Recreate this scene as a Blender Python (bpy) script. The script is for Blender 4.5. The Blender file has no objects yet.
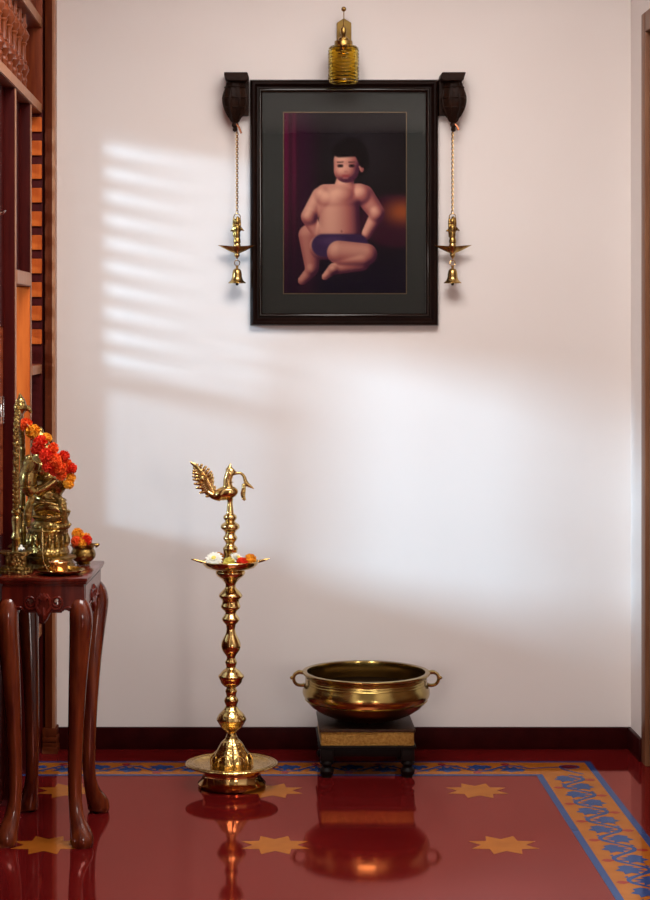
import bpy, bmesh, math, random
import numpy as np
from mathutils import Vector, Matrix, noise
random.seed(7)
PI = math.pi
sc = bpy.context.scene
COL = sc.collection
FPX, CAMH, CAMY = 1950.0, 1.3, -6.0          # focal length in pixels of the 650x900 frame, eye height, eye distance


def at(px, py, Z):
    """a point of the room from its measured pixel and its distance from the eye"""
    return Vector(((px - 249) * Z / FPX, Z + CAMY, CAMH - (py - 326) * Z / FPX))


def lin(r, g, b):
    f = lambda c: (c / 255 / 12.92) if c / 255 <= .04045 else ((c / 255 + .055) / 1.055) ** 2.4
    return (f(r), f(g), f(b), 1)


# ------------------------------------------------------------------ materials
def new_mat(name):
    m = bpy.data.materials.new(name)
    m.use_nodes = True
    nt = m.node_tree
    return m, nt, nt.nodes['Principled BSDF']


def mat(name, col, rough=.5, metal=0., spec=.5, bump=0., bscale=40., var=0., vscale=8., stretch=None, col2=None, coat=0., detail=3., kind='noise'):
    m, nt, p = new_mat(name)
    p.inputs['Base Color'].default_value = col
    p.inputs['Roughness'].default_value = rough
    p.inputs['Metallic'].default_value = metal
    p.inputs['Specular IOR Level'].default_value = spec
    p.inputs['Coat Weight'].default_value = coat
    p.inputs['Coat Roughness'].default_value = .08
    tc = nt.nodes.new('ShaderNodeTexCoord')
    mp = nt.nodes.new('ShaderNodeMapping')
    nt.links.new(tc.outputs['Object'], mp.inputs['Vector'])
    if stretch:
        mp.inputs['Scale'].default_value = stretch
    if var or col2:
        n = nt.nodes.new('ShaderNodeTexNoise')
        n.inputs['Scale'].default_value = vscale
        n.inputs['Detail'].default_value = 5
        nt.links.new(mp.outputs['Vector'], n.inputs['Vector'])
        r = nt.nodes.new('ShaderNodeValToRGB')
        c2 = col2 or tuple(c * (1 - var) for c in col[:3]) + (1,)
        r.color_ramp.elements[0].color = c2
        r.color_ramp.elements[1].color = col
        r.color_ramp.elements[0].position = .32
        r.color_ramp.elements[1].position = .68
        nt.links.new(n.outputs['Fac'], r.inputs['Fac'])
        nt.links.new(r.outputs['Color'], p.inputs['Base Color'])
    if bump:
        if kind == 'noise':
            b = nt.nodes.new('ShaderNodeTexNoise')
            b.inputs['Detail'].default_value = detail
            out = b.outputs['Fac']
        else:
            b = nt.nodes.new('ShaderNodeTexVoronoi')
            out = b.outputs['Distance']
        b.inputs['Scale'].default_value = bscale
        nt.links.new(tc.outputs['Object'], b.inputs['Vector'])
        bp = nt.nodes.new('ShaderNodeBump')
        bp.inputs['Strength'].default_value = bump
        bp.inputs['Distance'].default_value = .004
        nt.links.new(out, bp.inputs['Height'])
        nt.links.new(bp.outputs['Normal'], p.inputs['Normal'])
    return m


M = {}
M['wall'] = mat('plaster', (.81, .755, .725, 1), .75, spec=.15, bump=.05, bscale=14, col2=(.785, .72, .685, 1), vscale=1.6)
M['ceiling'] = mat('ceiling paint', (.8, .77, .74, 1), .8, spec=.1)
M['room'] = mat('hall paint', (.36, .31, .27, 1), .85, spec=.1)
M['base'] = mat('maroon skirting', (.030, .0022, .0022, 1), .4, spec=.08, col2=(.020, .0012, .0014, 1), vscale=20)
W = dict(stretch=(9, 9, .8))
M['wood'] = mat('red teak', (.24, .045, .010, 1), .42, spec=.2, col2=(.13, .018, .005, 1), vscale=7, **W)
M['wood_edge'] = mat('worn teak edge', (.40, .17, .08, 1), .4, spec=.35, col2=(.30, .115, .05, 1), vscale=9, **W)
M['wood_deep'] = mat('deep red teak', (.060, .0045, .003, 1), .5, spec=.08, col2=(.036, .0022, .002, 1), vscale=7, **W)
M['wood_sunlit'] = mat('sunlit teak', (.58, .12, .017, 1), .55, spec=.1, col2=(.44, .075, .010, 1), vscale=7, **W)  # teak with the sunlight put into its colour
M['table_wood'] = mat('polished rosewood', (.15, .014, .006, 1), .2, spec=.35, col2=(.055, .0045, .003, 1), vscale=6, coat=.15, **W)
M['leg_wood'] = mat('polished brown rosewood', (.18, .032, .008, 1), .16, spec=.4, col2=(.065, .008, .004, 1), vscale=6, coat=.25, **W)
M['door_wood'] = mat('varnished door teak', (.24, .105, .050, 1), .38, spec=.15, col2=(.16, .06, .028, 1), vscale=6, **W)
M['black_wood'] = mat('blackened wood', (.010, .0038, .002, 1), .5, spec=.09, bump=.35, bscale=90, col2=(.022, .008, .004, 1), vscale=30)
M['ebony'] = mat('ebonised wood', (.005, .0022, .0018, 1), .5, spec=.1)
M['frame'] = mat('dark lacquer frame', (.007, .0025, .0018, 1), .28, spec=.10, col2=(.011, .004, .0025, 1), vscale=10)
M['frame_bead'] = mat('polished frame bead', (.010, .006, .004, 1), .08, spec=.5)
M['brass_bell'] = mat('antique brass', (.60, .41, .15, 1), .24, metal=1, bump=.08, bscale=80, col2=(.34, .21, .065, 1), vscale=40)
M['mat'] = mat('charcoal mount board', (.040, .043, .040, 1), .9, spec=.1)
M['fillet'] = mat('gold fillet', (.16, .10, .045, 1), .45, metal=.5)
M['brass'] = mat('polished brass', (.74, .53, .22, 1), .13, metal=1, bump=.05, bscale=60, col2=(.58, .38, .13, 1), vscale=25)
M['brass_emb'] = mat('embossed brass', (.74, .52, .20, 1), .18, metal=1, bump=.2, bscale=150, col2=(.50, .32, .10, 1), vscale=60, kind='vor')
M['brass_old'] = mat('aged brass', (.47, .30, .085, 1), .26, metal=1, bump=.25, bscale=120, col2=(.16, .09, .025, 1), vscale=45)
M['brass_statue'] = mat('cast brass', (.55, .39, .14, 1), .27, metal=1, bump=.2, bscale=110, col2=(.24, .15, .045, 1), vscale=38)
M['brass_carved'] = mat('chased brass', (.46, .31, .10, 1), .32, metal=1, bump=.55, bscale=130, col2=(.17, .10, .03, 1), vscale=60, kind='vor')
M['bowl'] = mat('bell metal', (.50, .365, .12, 1), .2, metal=1, bump=.06, bscale=30, col2=(.34, .23, .07, 1), vscale=14)
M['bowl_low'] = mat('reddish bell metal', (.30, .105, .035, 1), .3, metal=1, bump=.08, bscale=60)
M['bowl_in'] = mat('dark bowl inside', (.05, .028, .012, 1), .4, metal=.9)  # darker metal for the lower inside of the bowl
M['band'] = mat('embossed brass sheet', (.46, .29, .075, 1), .38, metal=1, bump=.45, bscale=260, col2=(.28, .16, .04, 1), vscale=140, kind='vor')
M['stool_top'] = mat('dark chased stool top', (.060, .028, .012, 1), .42, metal=.6, bump=.4, bscale=200, col2=(.03, .014, .007, 1), vscale=80, kind='vor')
M['copper'] = mat('bright copper', (.80, .40, .17, 1), .16, metal=1)
M['peg'] = mat('copper peg', (.35, .12, .05, 1), .35, metal=.8)
M['steel'] = mat('bright steel', (.7, .7, .68, 1), .2, metal=1)
M['petal_red'] = mat('red marigold', (.90, .06, .015, 1), .7, spec=.2, col2=(.70, .018, .010, 1), vscale=120)
M['petal_flame'] = mat('flame marigold', (.95, .15, .02, 1), .7, spec=.2, col2=(.85, .075, .015, 1), vscale=120)
M['petal_yellow'] = mat('golden marigold', (.95, .45, .03, 1), .7, spec=.2, col2=(.85, .30, .015, 1), vscale=120)
M['petal_white'] = mat('white petal', (.88, .85, .74, 1), .7, spec=.2)
M['petal_lemon'] = mat('lemon petal', (.80, .66, .14, 1), .7, spec=.2)
M['leaf'] = mat('green calyx', (.06, .10, .02, 1), .6)
M['thread'] = mat('cotton thread', (.35, .25, .12, 1), .9)
M['blue'] = mat('floor blue', (.022, .048, .16, 1), .11, spec=.22)
M['orange'] = mat('floor ochre', (.36, .105, .012, 1), .11, spec=.22, col2=(.31, .085, .010, 1), vscale=18)
M['bud'] = mat('floor bud red', (.26, .020, .014, 1), .11, spec=.22)
M['floor_dark'] = mat('floor rosette', (.10, .008, .012, 1), .11, spec=.22)


def polished(nt, p, tint, ior=1.72, rough=.06):
    """polished pigmented cement: diffuse colour under a wax film that reflects with a tint"""
    out = nt.nodes['Material Output']
    df = nt.nodes.new('ShaderNodeBsdfDiffuse'); gl = nt.nodes.new('ShaderNodeBsdfGlossy')
    gl.inputs['Color'].default_value = tint; gl.inputs['Roughness'].default_value = rough
    bc = p.inputs['Base Color']
    if bc.is_linked: nt.links.new(bc.links[0].from_socket, df.inputs['Color'])
    else: df.inputs['Color'].default_value = bc.default_value
    if p.inputs['Normal'].is_linked:
        for q in (df, gl): nt.links.new(p.inputs['Normal'].links[0].from_socket, q.inputs['Normal'])
    fr = nt.nodes.new('ShaderNodeFresnel'); fr.inputs['IOR'].default_value = ior
    mx = nt.nodes.new('ShaderNodeMixShader')
    nt.links.new(fr.outputs[0], mx.inputs[0]); nt.links.new(df.outputs[0], mx.inputs[1]); nt.links.new(gl.outputs[0], mx.inputs[2])
    nt.links.new(mx.outputs[0], out.inputs['Surface'])


for nm, tint in (('blue', (.40, .50, .72, 1)), ('orange', (1, .58, .30, 1)), ('bud', (1, .45, .38, 1)), ('floor_dark', (1, .45, .38, 1))):
    nt_ = M[nm].node_tree
    polished(nt_, nt_.nodes['Principled BSDF'], tint)


def floor_mat():
    m, nt, p = new_mat('red oxide floor')
    p.inputs['Roughness'].default_value = .07
    p.inputs['Specular IOR Level'].default_value = .22
    tc = nt.nodes.new('ShaderNodeTexCoord')
    n = nt.nodes.new('ShaderNodeTexNoise'); n.inputs['Scale'].default_value = 3.5; n.inputs['Detail'].default_value = 6
    nt.links.new(tc.outputs['Object'], n.inputs['Vector'])
    r = nt.nodes.new('ShaderNodeValToRGB')
    r.color_ramp.elements[0].color = (.095, .0042, .0045, 1); r.color_ramp.elements[0].position = .3
    r.color_ramp.elements[1].color = (.120, .0062, .0062, 1); r.color_ramp.elements[1].position = .7
    nt.links.new(n.outputs['Fac'], r.inputs['Fac'])
    sep = nt.nodes.new('ShaderNodeSeparateXYZ'); nt.links.new(tc.outputs['Object'], sep.inputs[0])

    def mth(op, a, b=None):
        q = nt.nodes.new('ShaderNodeMath'); q.operation = op
        for i, v in enumerate((a, b)):
            if v is None: continue
            if isinstance(v, (int, float)): q.inputs[i].default_value = v
            else: nt.links.new(v, q.inputs[i])
        return q.outputs[0]
    lines = []
    for ax, off in (('X', .065 + .0955), ('Y', .545 + .0955)):
        t = mth('DIVIDE', mth('ADD', sep.outputs[ax], 10 * .191 + (off if ax == 'Y' else -off)), .191)
        f = mth('FRACT', t)
        lines.append(mth('LESS_THAN', mth('ABSOLUTE', mth('SUBTRACT', f, .5)), .0035))
    ln = mth('MULTIPLY', mth('MAXIMUM', *lines), mth('MULTIPLY', n.outputs['Fac'], .55))
    mx = nt.nodes.new('ShaderNodeMix'); mx.data_type = 'RGBA'
    nt.links.new(ln, mx.inputs['Factor']); nt.links.new(r.outputs['Color'], mx.inputs['A']); mx.inputs['B'].default_value = (.20, .05, .045, 1)
    nt.links.new(mx.outputs['Result'], p.inputs['Base Color'])
    n2 = nt.nodes.new('ShaderNodeTexNoise'); n2.inputs['Scale'].default_value = 9
    nt.links.new(tc.outputs['Object'], n2.inputs['Vector'])
    bp = nt.nodes.new('ShaderNodeBump'); bp.inputs['Strength'].default_value = .02; bp.inputs['Distance'].default_value = .003
    nt.links.new(n2.outputs['Fac'], bp.inputs['Height']); nt.links.new(bp.outputs['Normal'], p.inputs['Normal'])
    polished(nt, p, (1, .40, .345, 1))
    return m


M['floor'] = floor_mat()


def glass_pane():
    m, nt, p = new_mat('picture glass')
    out = nt.nodes['Material Output']
    tr = nt.nodes.new('ShaderNodeBsdfTransparent'); gl = nt.nodes.new('ShaderNodeBsdfGlossy'); gl.inputs['Roughness'].default_value = .0
    fr = nt.nodes.new('ShaderNodeFresnel'); fr.inputs['IOR'].default_value = 1.5
    mx = nt.nodes.new('ShaderNodeMixShader')
    nt.links.new(fr.outputs[0], mx.inputs[0]); nt.links.new(tr.outputs[0], mx.inputs[1]); nt.links.new(gl.outputs[0], mx.inputs[2])
    nt.links.new(mx.outputs[0], out.inputs['Surface'])
    return m


M['pane'] = glass_pane()


def tinted_glass(name, col, rough=.05, ior=1.45):
    m, nt, p = new_mat(name)
    p.inputs['Base Color'].default_value = col
    p.inputs['Transmission Weight'].default_value = 1
    p.inputs['Roughness'].default_value = rough
    p.inputs['IOR'].default_value = ior
    return m


M['amber'] = tinted_glass('amber ribbed glass', (.88, .66, .13, 1), .10, 1.28)
M['clear'] = tinted_glass('clear glass', (.95, .97, .97, 1), .05)


# ------------------------------------------------------------------ mesh helpers
def bm_new():
    return bmesh.new()


def box(bm, x0, x1, y0, y1, z0, z1, bev=0., mi=0):
    r = bmesh.ops.create_cube(bm, size=1)
    vs = r['verts']
    for v in vs:
        v.co = Vector(((x0 + x1) / 2 + v.co.x * (x1 - x0), (y0 + y1) / 2 + v.co.y * (y1 - y0), (z0 + z1) / 2 + v.co.z * (z1 - z0)))
    fs = {f for v in vs for f in v.link_faces}
    for f in fs: f.material_index = mi
    if bev:
        es = list({e for v in vs for e in v.link_edges})
        r2 = bmesh.ops.bevel(bm, geom=es, offset=bev, segments=2, affect='EDGES', profile=.6)
        for f in r2['faces']: f.material_index = mi
    return bm


def lathe(bm, prof, c=(0, 0, 0), seg=40, mi=0, lobes=0, amp=0., lobe_range=None, closed=False):
    rings = []
    for (r, z) in prof:
        ring = []
        for k in range(seg):
            a = 2 * PI * k / seg
            rr = r
            if lobes and (lobe_range is None or lobe_range[0] <= z <= lobe_range[1]):
                rr = r * (1 + amp * abs(math.sin(a * lobes / 2)))
            ring.append(bm.verts.new((c[0] + rr * math.cos(a), c[1] + rr * math.sin(a), c[2] + z)))
        rings.append(ring)
    for i in range(len(rings) - 1):
        for k in range(seg):
            f = bm.faces.new((rings[i][k], rings[i][(k + 1) % seg], rings[i + 1][(k + 1) % seg], rings[i + 1][k]))
            f.material_index = mi if not isinstance(mi, (list, tuple)) else mi[i]
    if not closed:
        for ring, rev in ((rings[0], True), (rings[-1], False)):
            if (ring[0].co - ring[seg // 2].co).length > 1e-5:
                f = bm.faces.new(list(reversed(ring)) if rev else ring)
                f.material_index = (mi if not isinstance(mi, (list, tuple)) else (mi[0] if rev else mi[-1]))
    else:
        for k in range(seg):
            bm.faces.new((rings[-1][k], rings[-1][(k + 1) % seg], rings[0][(k + 1) % seg], rings[0][k]))
    return bm


def smooth_path(pts, n=6):
    pts = [Vector(p) for p in pts]
    out = []
    for i in range(len(pts) - 1):
        p0, p1, p2, p3 = pts[max(i - 1, 0)], pts[i], pts[i + 1], pts[min(i + 2, len(pts) - 1)]
        for k in range(n):
            t = k / n
            out.append(.5 * ((2 * p1) + (p2 - p0) * t + (2 * p0 - 5 * p1 + 4 * p2 - p3) * t * t + (3 * p1 - p0 - 3 * p2 + p3) * t ** 3))
    out.append(pts[-1])
    return out


def tube(bm, pts, rad, seg=10, mi=0, flat=1., smooth=0, closed=False, up=None):
    """a tube along pts; rad is a number or one per point; flat squeezes the second axis"""
    if smooth:
        n0 = len(pts)
        if not isinstance(rad, (int, float)):
            rp = smooth_path([(r, 0, 0) for r in rad], smooth)
            rad = [max(q.x, 1e-5) for q in rp]
        pts = smooth_path(pts, smooth)
    pts = [Vector(p) for p in pts]
    n = len(pts)
    if isinstance(rad, (int, float)): rad = [rad] * n
    rings = []
    prev = None
    for i, p in enumerate(pts):
        if closed:
            t = (pts[(i + 1) % n] - pts[i - 1]).normalized()
        else:
            t = (pts[min(i + 1, n - 1)] - pts[max(i - 1, 0)]).normalized()
        if up is not None:
            a = Vector(up)
        elif prev is None:
            a = Vector((0, 0, 1)) if abs(t.z) < .9 else Vector((1, 0, 0))
        else:
            a = prev
        a = (a - t * a.dot(t)).normalized(); prev = a
        b = t.cross(a)
        ring = [bm.verts.new(p + rad[i] * (a * math.cos(2 * PI * k / seg) + b * math.sin(2 * PI * k / seg) * flat)) for k in range(seg)]
        rings.append(ring)
    for i in range(n if closed else n - 1):
        A, Bq = rings[i], rings[(i + 1) % n]
        for k in range(seg):
            f = bm.faces.new((A[k], A[(k + 1) % seg], Bq[(k + 1) % seg], Bq[k])); f.material_index = mi
    if not closed:
        bm.faces.new(list(reversed(rings[0]))).material_index = mi
        bm.faces.new(rings[-1]).material_index = mi
    return bm


def ring_pts(c, r, ax1, ax2, n=20):
    c, ax1, ax2 = Vector(c), Vector(ax1), Vector(ax2)
    return [c + ax1 * (r * math.cos(2 * PI * k / n)) + ax2 * (r * math.sin(2 * PI * k / n)) for k in range(n)]


def ball(bm, c, r, u=16, v=10, mi=0, rot=None):
    if isinstance(r, (int, float)): r = (r, r, r)
    q = bmesh.ops.create_uvsphere(bm, u_segments=u, v_segments=v, radius=1)
    for w in q['verts']:
        p = Vector((w.co.x * r[0], w.co.y * r[1], w.co.z * r[2]))
        if rot: p = rot @ p
        w.co = p + Vector(c)
    for f in {f for w in q['verts'] for f in w.link_faces}: f.material_index = mi
    return bm


def prism(bm, poly, axis, d0, d1, mi=0):
    """extrude a 2-D outline; axis 'y' means the outline lies in x,z, axis 'x' in y,z, axis 'z' in x,y"""
    def P(a, b, d):
        return {'y': (a, d, b), 'x': (d, a, b), 'z': (a, b, d)}[axis]
    A = [bm.verts.new(P(a, b, d0)) for a, b in poly]
    B = [bm.verts.new(P(a, b, d1)) for a, b in poly]
    n = len(poly)
    fs = [bm.faces.new(A), bm.faces.new(list(reversed(B)))]
    for k in range(n):
        fs.append(bm.faces.new((A[(k + 1) % n], A[k], B[k], B[(k + 1) % n])))
    for f in fs: f.material_index = mi
    return bm


ORI = {}


def obj(name, bm, mats, parent=None, smooth=True, angle=38, label=None, recalc=True):
    if recalc: bmesh.ops.recalc_face_normals(bm, faces=bm.faces)
    me = bpy.data.meshes.new(name)
    bm.to_mesh(me); bm.free()
    for m in (mats if isinstance(mats, (list, tuple)) else [mats]):
        me.materials.append(M[m] if isinstance(m, str) else m)
    if smooth:
        me.polygons.foreach_set('use_smooth', [True] * len(me.polygons))
        me.set_sharp_from_angle(angle=math.radians(angle))
    o = bpy.data.objects.new(name, me)
    COL.objects.link(o)
    if parent:
        o.parent = parent
        off = ORI.get(parent, Vector((0, 0, 0)))
        if off.length > 0:
            me.transform(Matrix.Translation(-off))
        ORI[o] = off
    if label: o['label'] = label
    return o


def blend(name, bm, m, parent, voxel=.003, it=4):
    """fuse overlapping shapes into one continuous body"""
    o = obj(name, bm, m, parent)
    md = o.modifiers.new('fuse', 'REMESH'); md.mode = 'VOXEL'; md.voxel_size = voxel
    sm = o.modifiers.new('soft', 'SMOOTH'); sm.iterations = it; sm.factor = .5
    dg = bpy.context.evaluated_depsgraph_get()
    me = bpy.data.meshes.new_from_object(o.evaluated_get(dg))
    o.modifiers.clear()
    o.data = me
    me.polygons.foreach_set('use_smooth', [True] * len(me.polygons))
    return o


def thing(name, label, cat, loc=(0, 0, 0), group=None, rz=0, world=True):
    o = bpy.data.objects.new(name, None)
    COL.objects.link(o)
    o.empty_display_size = .05
    o.location = loc; o.rotation_euler = (0, 0, rz)
    ORI[o] = Vector(loc) if world else Vector((0, 0, 0))
    o['label'] = label; o['category'] = cat
    if group: o['group'] = group
    return o


def tag(o, label, cat, group=None):
    o['label'] = label; o['category'] = cat
    if group: o['group'] = group
    return o


def recentre(o, loc):
    """move a single-mesh thing's origin to its base"""
    o.data.transform(Matrix.Translation(-Vector(loc))); o.location = loc
    return o


def struct(name, bm, mats, parent=None, smooth=False, recalc=True):
    o = obj(name, bm, mats, parent, smooth, recalc=recalc)
    if not parent: o['kind'] = 'structure'
    return o


def dup(root, loc):
    r = root.copy(); COL.objects.link(r); r.location = loc
    for ch in list(root.children):
        c = ch.copy(); COL.objects.link(c); c.parent = r
        for g in ch.children:
            d = g.copy(); COL.objects.link(d); d.parent = c
    return r


# ------------------------------------------------------------------ setting
XL, XR, H = -.633, 1.175, 2.78
HX0, HX1, HY0, HY1 = -2.6, 3.0, -9.0, -3.3     # the hall in front of the alcove


def floor():
    bm = bm_new()
    f = bm.faces.new([bm.verts.new(p) for p in ((HX0, 0, 0), (HX0, HY0, 0), (HX1, HY0, 0), (HX1, 0, 0))]); f.material_index = 0

    def poly(pts, z, mi):
        try:
            g = bm.faces.new([bm.verts.new((x, y, z)) for x, y in pts])
        except ValueError:
            return
        g.normal_update()
        if g.normal.z < 0: g.normal_flip()
        g.material_index = mi
    for i in range(-1, 2):
        for j in range(0, 6):
            cx, cy = .065 + .573 * i, -.545 - .571 * j
            pts = []
            for k in range(16):
                a = 2 * PI * k / 16 + PI / 8
                r = .0925 if k % 2 == 0 else .056
                pts.append((cx + r * math.cos(a), cy + r * math.sin(a)))
            poly(pts, .0003, 2)
    xo, xi, yo, yi = 1.018, .831, -.179, -.366
    yend, xst = -4.4, -2.0
    s = .019
    quad = lambda x0, x1, y0, y1, z, mi: poly([(x0, y0), (x1, y0), (x1, y1), (x0, y1)], z, mi)
    quad(xi, xo, yend, yo, .0003, 2); quad(xst, xi, yi, yo, .0003, 2)
    quad(xo - s, xo, yend, yo, .0005, 1); quad(xst, xo - s, yo - s * .8, yo, .0005, 1)
    quad(xi, xi + s, yend, yi, .0005, 1); quad(xst, xi + s, yi, yi + s, .0005, 1)

    def vine(tf, L, n):
        c, A = .0935, .034
        Z1, Z2 = .0005, .0006
        tot = L * n
        N = 22 * n
        up, dn = [], []
        for k in range(N + 1):
            u = tot * k / N
            v = c + A * math.sin(2 * PI * u / L)
            dv = A * 2 * PI / L * math.cos(2 * PI * u / L)
            ln = math.hypot(1, dv); nx, ny = -dv / ln, 1 / ln
            w = .0056 + .0020 * math.sin(4 * PI * u / L) ** 2
            up.append((u + nx * w, v + ny * w)); dn.append((u - nx * w, v - ny * w))
        for k in range(N):
            poly([tf(*up[k]), tf(*up[k + 1]), tf(*dn[k + 1]), tf(*dn[k])], Z1, 1)
        leaf = [(-.027, -.002), (-.019, .010), (-.013, .006), (-.006, .022), (.002, .012), (.010, .026), (.014, .010), (.028, .012), (.020, .0), (.030, -.010), (.014, -.010), (.006, -.020), (-.006, -.012), (-.018, -.014)]
        for i in range(n):
            for h, sg in ((.25, -1), (.75, 1)):
                u0, v0 = L * (i + h), c + sg * .012
                poly([tf(u0 + a * 1.4, v0 + sg * (b - .002) * -1.75) for a, b in leaf], Z2, 1)
                # tendril hooks
                poly([tf(u0 - .040, c - sg * .030), tf(u0 - .028, c - sg * .041), tf(u0 - .022, c - sg * .034), tf(u0 - .030, c - sg * .030)], Z2, 1)
                # red bud on its stalk, pointing to the edge of the band
                u1, v1 = u0 + .014, c - sg * .050
                poly([tf(u1 - .0016, v1 + sg * .016), tf(u1 + .0016, v1 + sg * .016), tf(u1 + .002, v1), tf(u1 - .002, v1)], Z1, 1)
                poly([tf(u1 - .003, v1 + sg * .014), tf(u1 - .013, v1), tf(u1 - .011, v1 - sg * .010), tf(u1, v1 - sg * .018), tf(u1 + .011, v1 - sg * .010), tf(u1 + .013, v1), tf(u1 + .003, v1 + sg * .014)], .0007, 3)
    vine(lambda u, v: (xi + v, yi + .010 - u), .187, 21)
    vine(lambda u, v: (xi - .012 - u, yi + v), .187, 14)
    # the corner tile: dark rosette with a curling stem
    cx, cy = .944, -.252
    ell = lambda rx, ry, n=28: [(cx + rx * math.cos(2 * PI * k / n), cy + ry * math.sin(2 * PI * k / n)) for k in range(n)]
    poly(ell(.031, .027), .0006, 1); poly(ell(.026, .022), .0008, 4)
    st = smooth_path([(.82, -.275, 0), (.87, -.262, 0), (.91, -.262, 0), (.925, -.29, 0), (.95, -.325, 0), (.97, -.345, 0)], 6)
    for a, b in zip(st[:-1], st[1:]):
        t = (b - a).normalized(); nn = Vector((-t.y, t.x, 0)) * .0042
        poly([(p.x, p.y) for p in (a + nn, b + nn, b - nn, a - nn)], .0007, 1)
    o = struct('floor', bm, ['floor', 'blue', 'orange', 'bud', 'floor_dark'], recalc=False)
    return o


def shell():
    bm = bm_new(); box(bm, XL - .35, XR + .15, 0, .15, 0, H); struct('wall_back', bm, 'wall')
    # right wall with the doorway
    bm = bm_new()
    dy0, dy1, dz = -.215, -1.12, 2.17
    box(bm, XR, XR + .15, dy0, 0, 0, H); box(bm, XR, XR + .15, dy1, dy0, dz, H); box(bm, XR, XR + .15, HY1 - .15, dy1, 0, H)
    struct('wall_right', bm, 'wall')
    # left wall beyond the timber screen
    bm = bm_new(); box(bm, XL - .12, XL, HY1 - .15, -2.02, 0, H); struct('wall_left', bm, 'wall')
    # hall in front: side walls, return walls and a front wall with two windows
    bm = bm_new(); box(bm, HX0 - .15, HX0, HY0, HY1, 0, H); struct('wall_hall_left', bm, 'room')
    bm = bm_new(); box(bm, HX1, HX1 + .15, HY0, HY1, 0, H); struct('wall_hall_right', bm, 'room')
    bm = bm_new(); box(bm, HX0, XL - .12, HY1, HY1 + .15, 0, H); box(bm, XR + .15, HX1, HY1, HY1 + .15, 0, H); struct('wall_hall_return', bm, 'room')
    wins = [(-2.52, -1.62, .75, 2.25), (2.10, 2.95, .75, 2.25)]
    bm = bm_new()
    xs = [HX0] + [v for w in wins for v in w[:2]] + [HX1]
    for a, b in zip(xs[0::2], xs[1::2]): box(bm, a, b, HY0 - .15, HY0, 0, H)
    for x0, x1, z0, z1 in wins:
        box(bm, x0, x1, HY0 - .15, HY0, 0, z0); box(bm, x0, x1, HY0 - .15, HY0, z1, H)
    struct('wall_front', bm, 'room')
    for i, (x0, x1, z0, z1) in enumerate(wins):
        bm = bm_new()
        t = .05
        box(bm, x0, x0 + t, HY0 - .1, HY0 - .04, z0, z1); box(bm, x1 - t, x1, HY0 - .1, HY0 - .04, z0, z1)
        box(bm, x0 + t, x1 - t, HY0 - .1, HY0 - .04, z0, z0 + t); box(bm, x0 + t, x1 - t, HY0 - .1, HY0 - .04, z1 - t, z1)
        xm = (x0 + x1) / 2
        box(bm, xm - .025, xm + .025, HY0 - .1, HY0 - .04, z0 + t, z1 - t)
        struct('window_%d' % (i + 1), bm, 'door_wood')
    # ceiling with an invented opening over the alcove for the overhead fill lamp
    rx0, rx1, ry0, ry1 = -.35, .95, -2.35, -1.25
    bm = bm_new()
    box(bm, XL - .12, XR + .15, ry1, .15, H, H + .12); box(bm, XL - .12, rx0, ry0, ry1, H, H + .12); box(bm, rx1, XR + .15, ry0, ry1, H, H + .12)
    box(bm, XL - .12, XR + .15, HY1, ry0, H, H + .12); box(bm, HX0 - .15, HX1 + .15, HY0 - .15, HY1, H, H + .12)
    struct('ceiling', bm, 'ceiling')
    # skirting
    bm = bm_new(); box(bm, -.60, XR, -.014, 0, 0, .0675, .004); struct('baseboard_back', bm, 'base', smooth=True)
    bm = bm_new(); box(bm, XR - .012, XR, -.186, -.014, 0, .0675, .004); struct('baseboard_right', bm, 'base', smooth=True)
    # door
    bm = bm_new()
    y0 = -.187
    box(bm, XR - .006, XR + .15, y0 - .058, y0, 0, 2.228, .004); box(bm, XR - .006, XR + .15, dy1 - .06, dy1, 0, 2.228, .004)
    box(bm, XR - .006, XR + .15, dy1, y0 - .058, 2.168, 2.228, .004)
    d = struct('door_1', bm, 'door_wood', smooth=True)
    bm = bm_new(); ya, yb = y0 - .066, dy1 + .008
    box(bm, XR + .004, XR + .045, yb, ya, .008, 2.158, .006)
    for za, zb in ((.16, .95), (1.10, 2.03)): box(bm, XR + .000, XR + .02, yb + .12, ya - .12, za, zb, .008)
    struct('door_leaf', bm, 'door_wood', d, smooth=True)
    bm = bm_new(); tube(bm, [(XR + .004, yb + .06, 1.02), (XR - .03, yb + .06, 1.02), (XR - .034, yb + .16, 1.02)], .008); struct('door_handle', bm, 'brass_old', d, smooth=True)


floor(); shell()


# ------------------------------------------------------------------ the timber screen on the left
def corner_post():  # end post of the timber screen, built as a separate structure
    bm = bm_new()
    box(bm, -.622, -.598, -.062, 0, 0, H, .003, 0); box(bm, -.600, -.591, -.062, 0, 0, H, .002, 1)
    box(bm, -.6285, -.622, -.045, 0, 0, H, 0, 2)
    for z0, z1, e in ((0, .022, .014), (.022, .036, .009), (.036, .05, .012), (.05, .075, .006)):
        box(bm, -.6285, -.588 + e * .5, -.066 - e, 0, z0, z1, .003)
    struct('screen_end_post', bm, [mat('dark brown teak', (.105, .020, .005, 1), .5, spec=.05, col2=(.065, .010, .003, 1), vscale=7, **W), 'wood_edge', 'wood_deep'], smooth=True)


corner_post()


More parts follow.
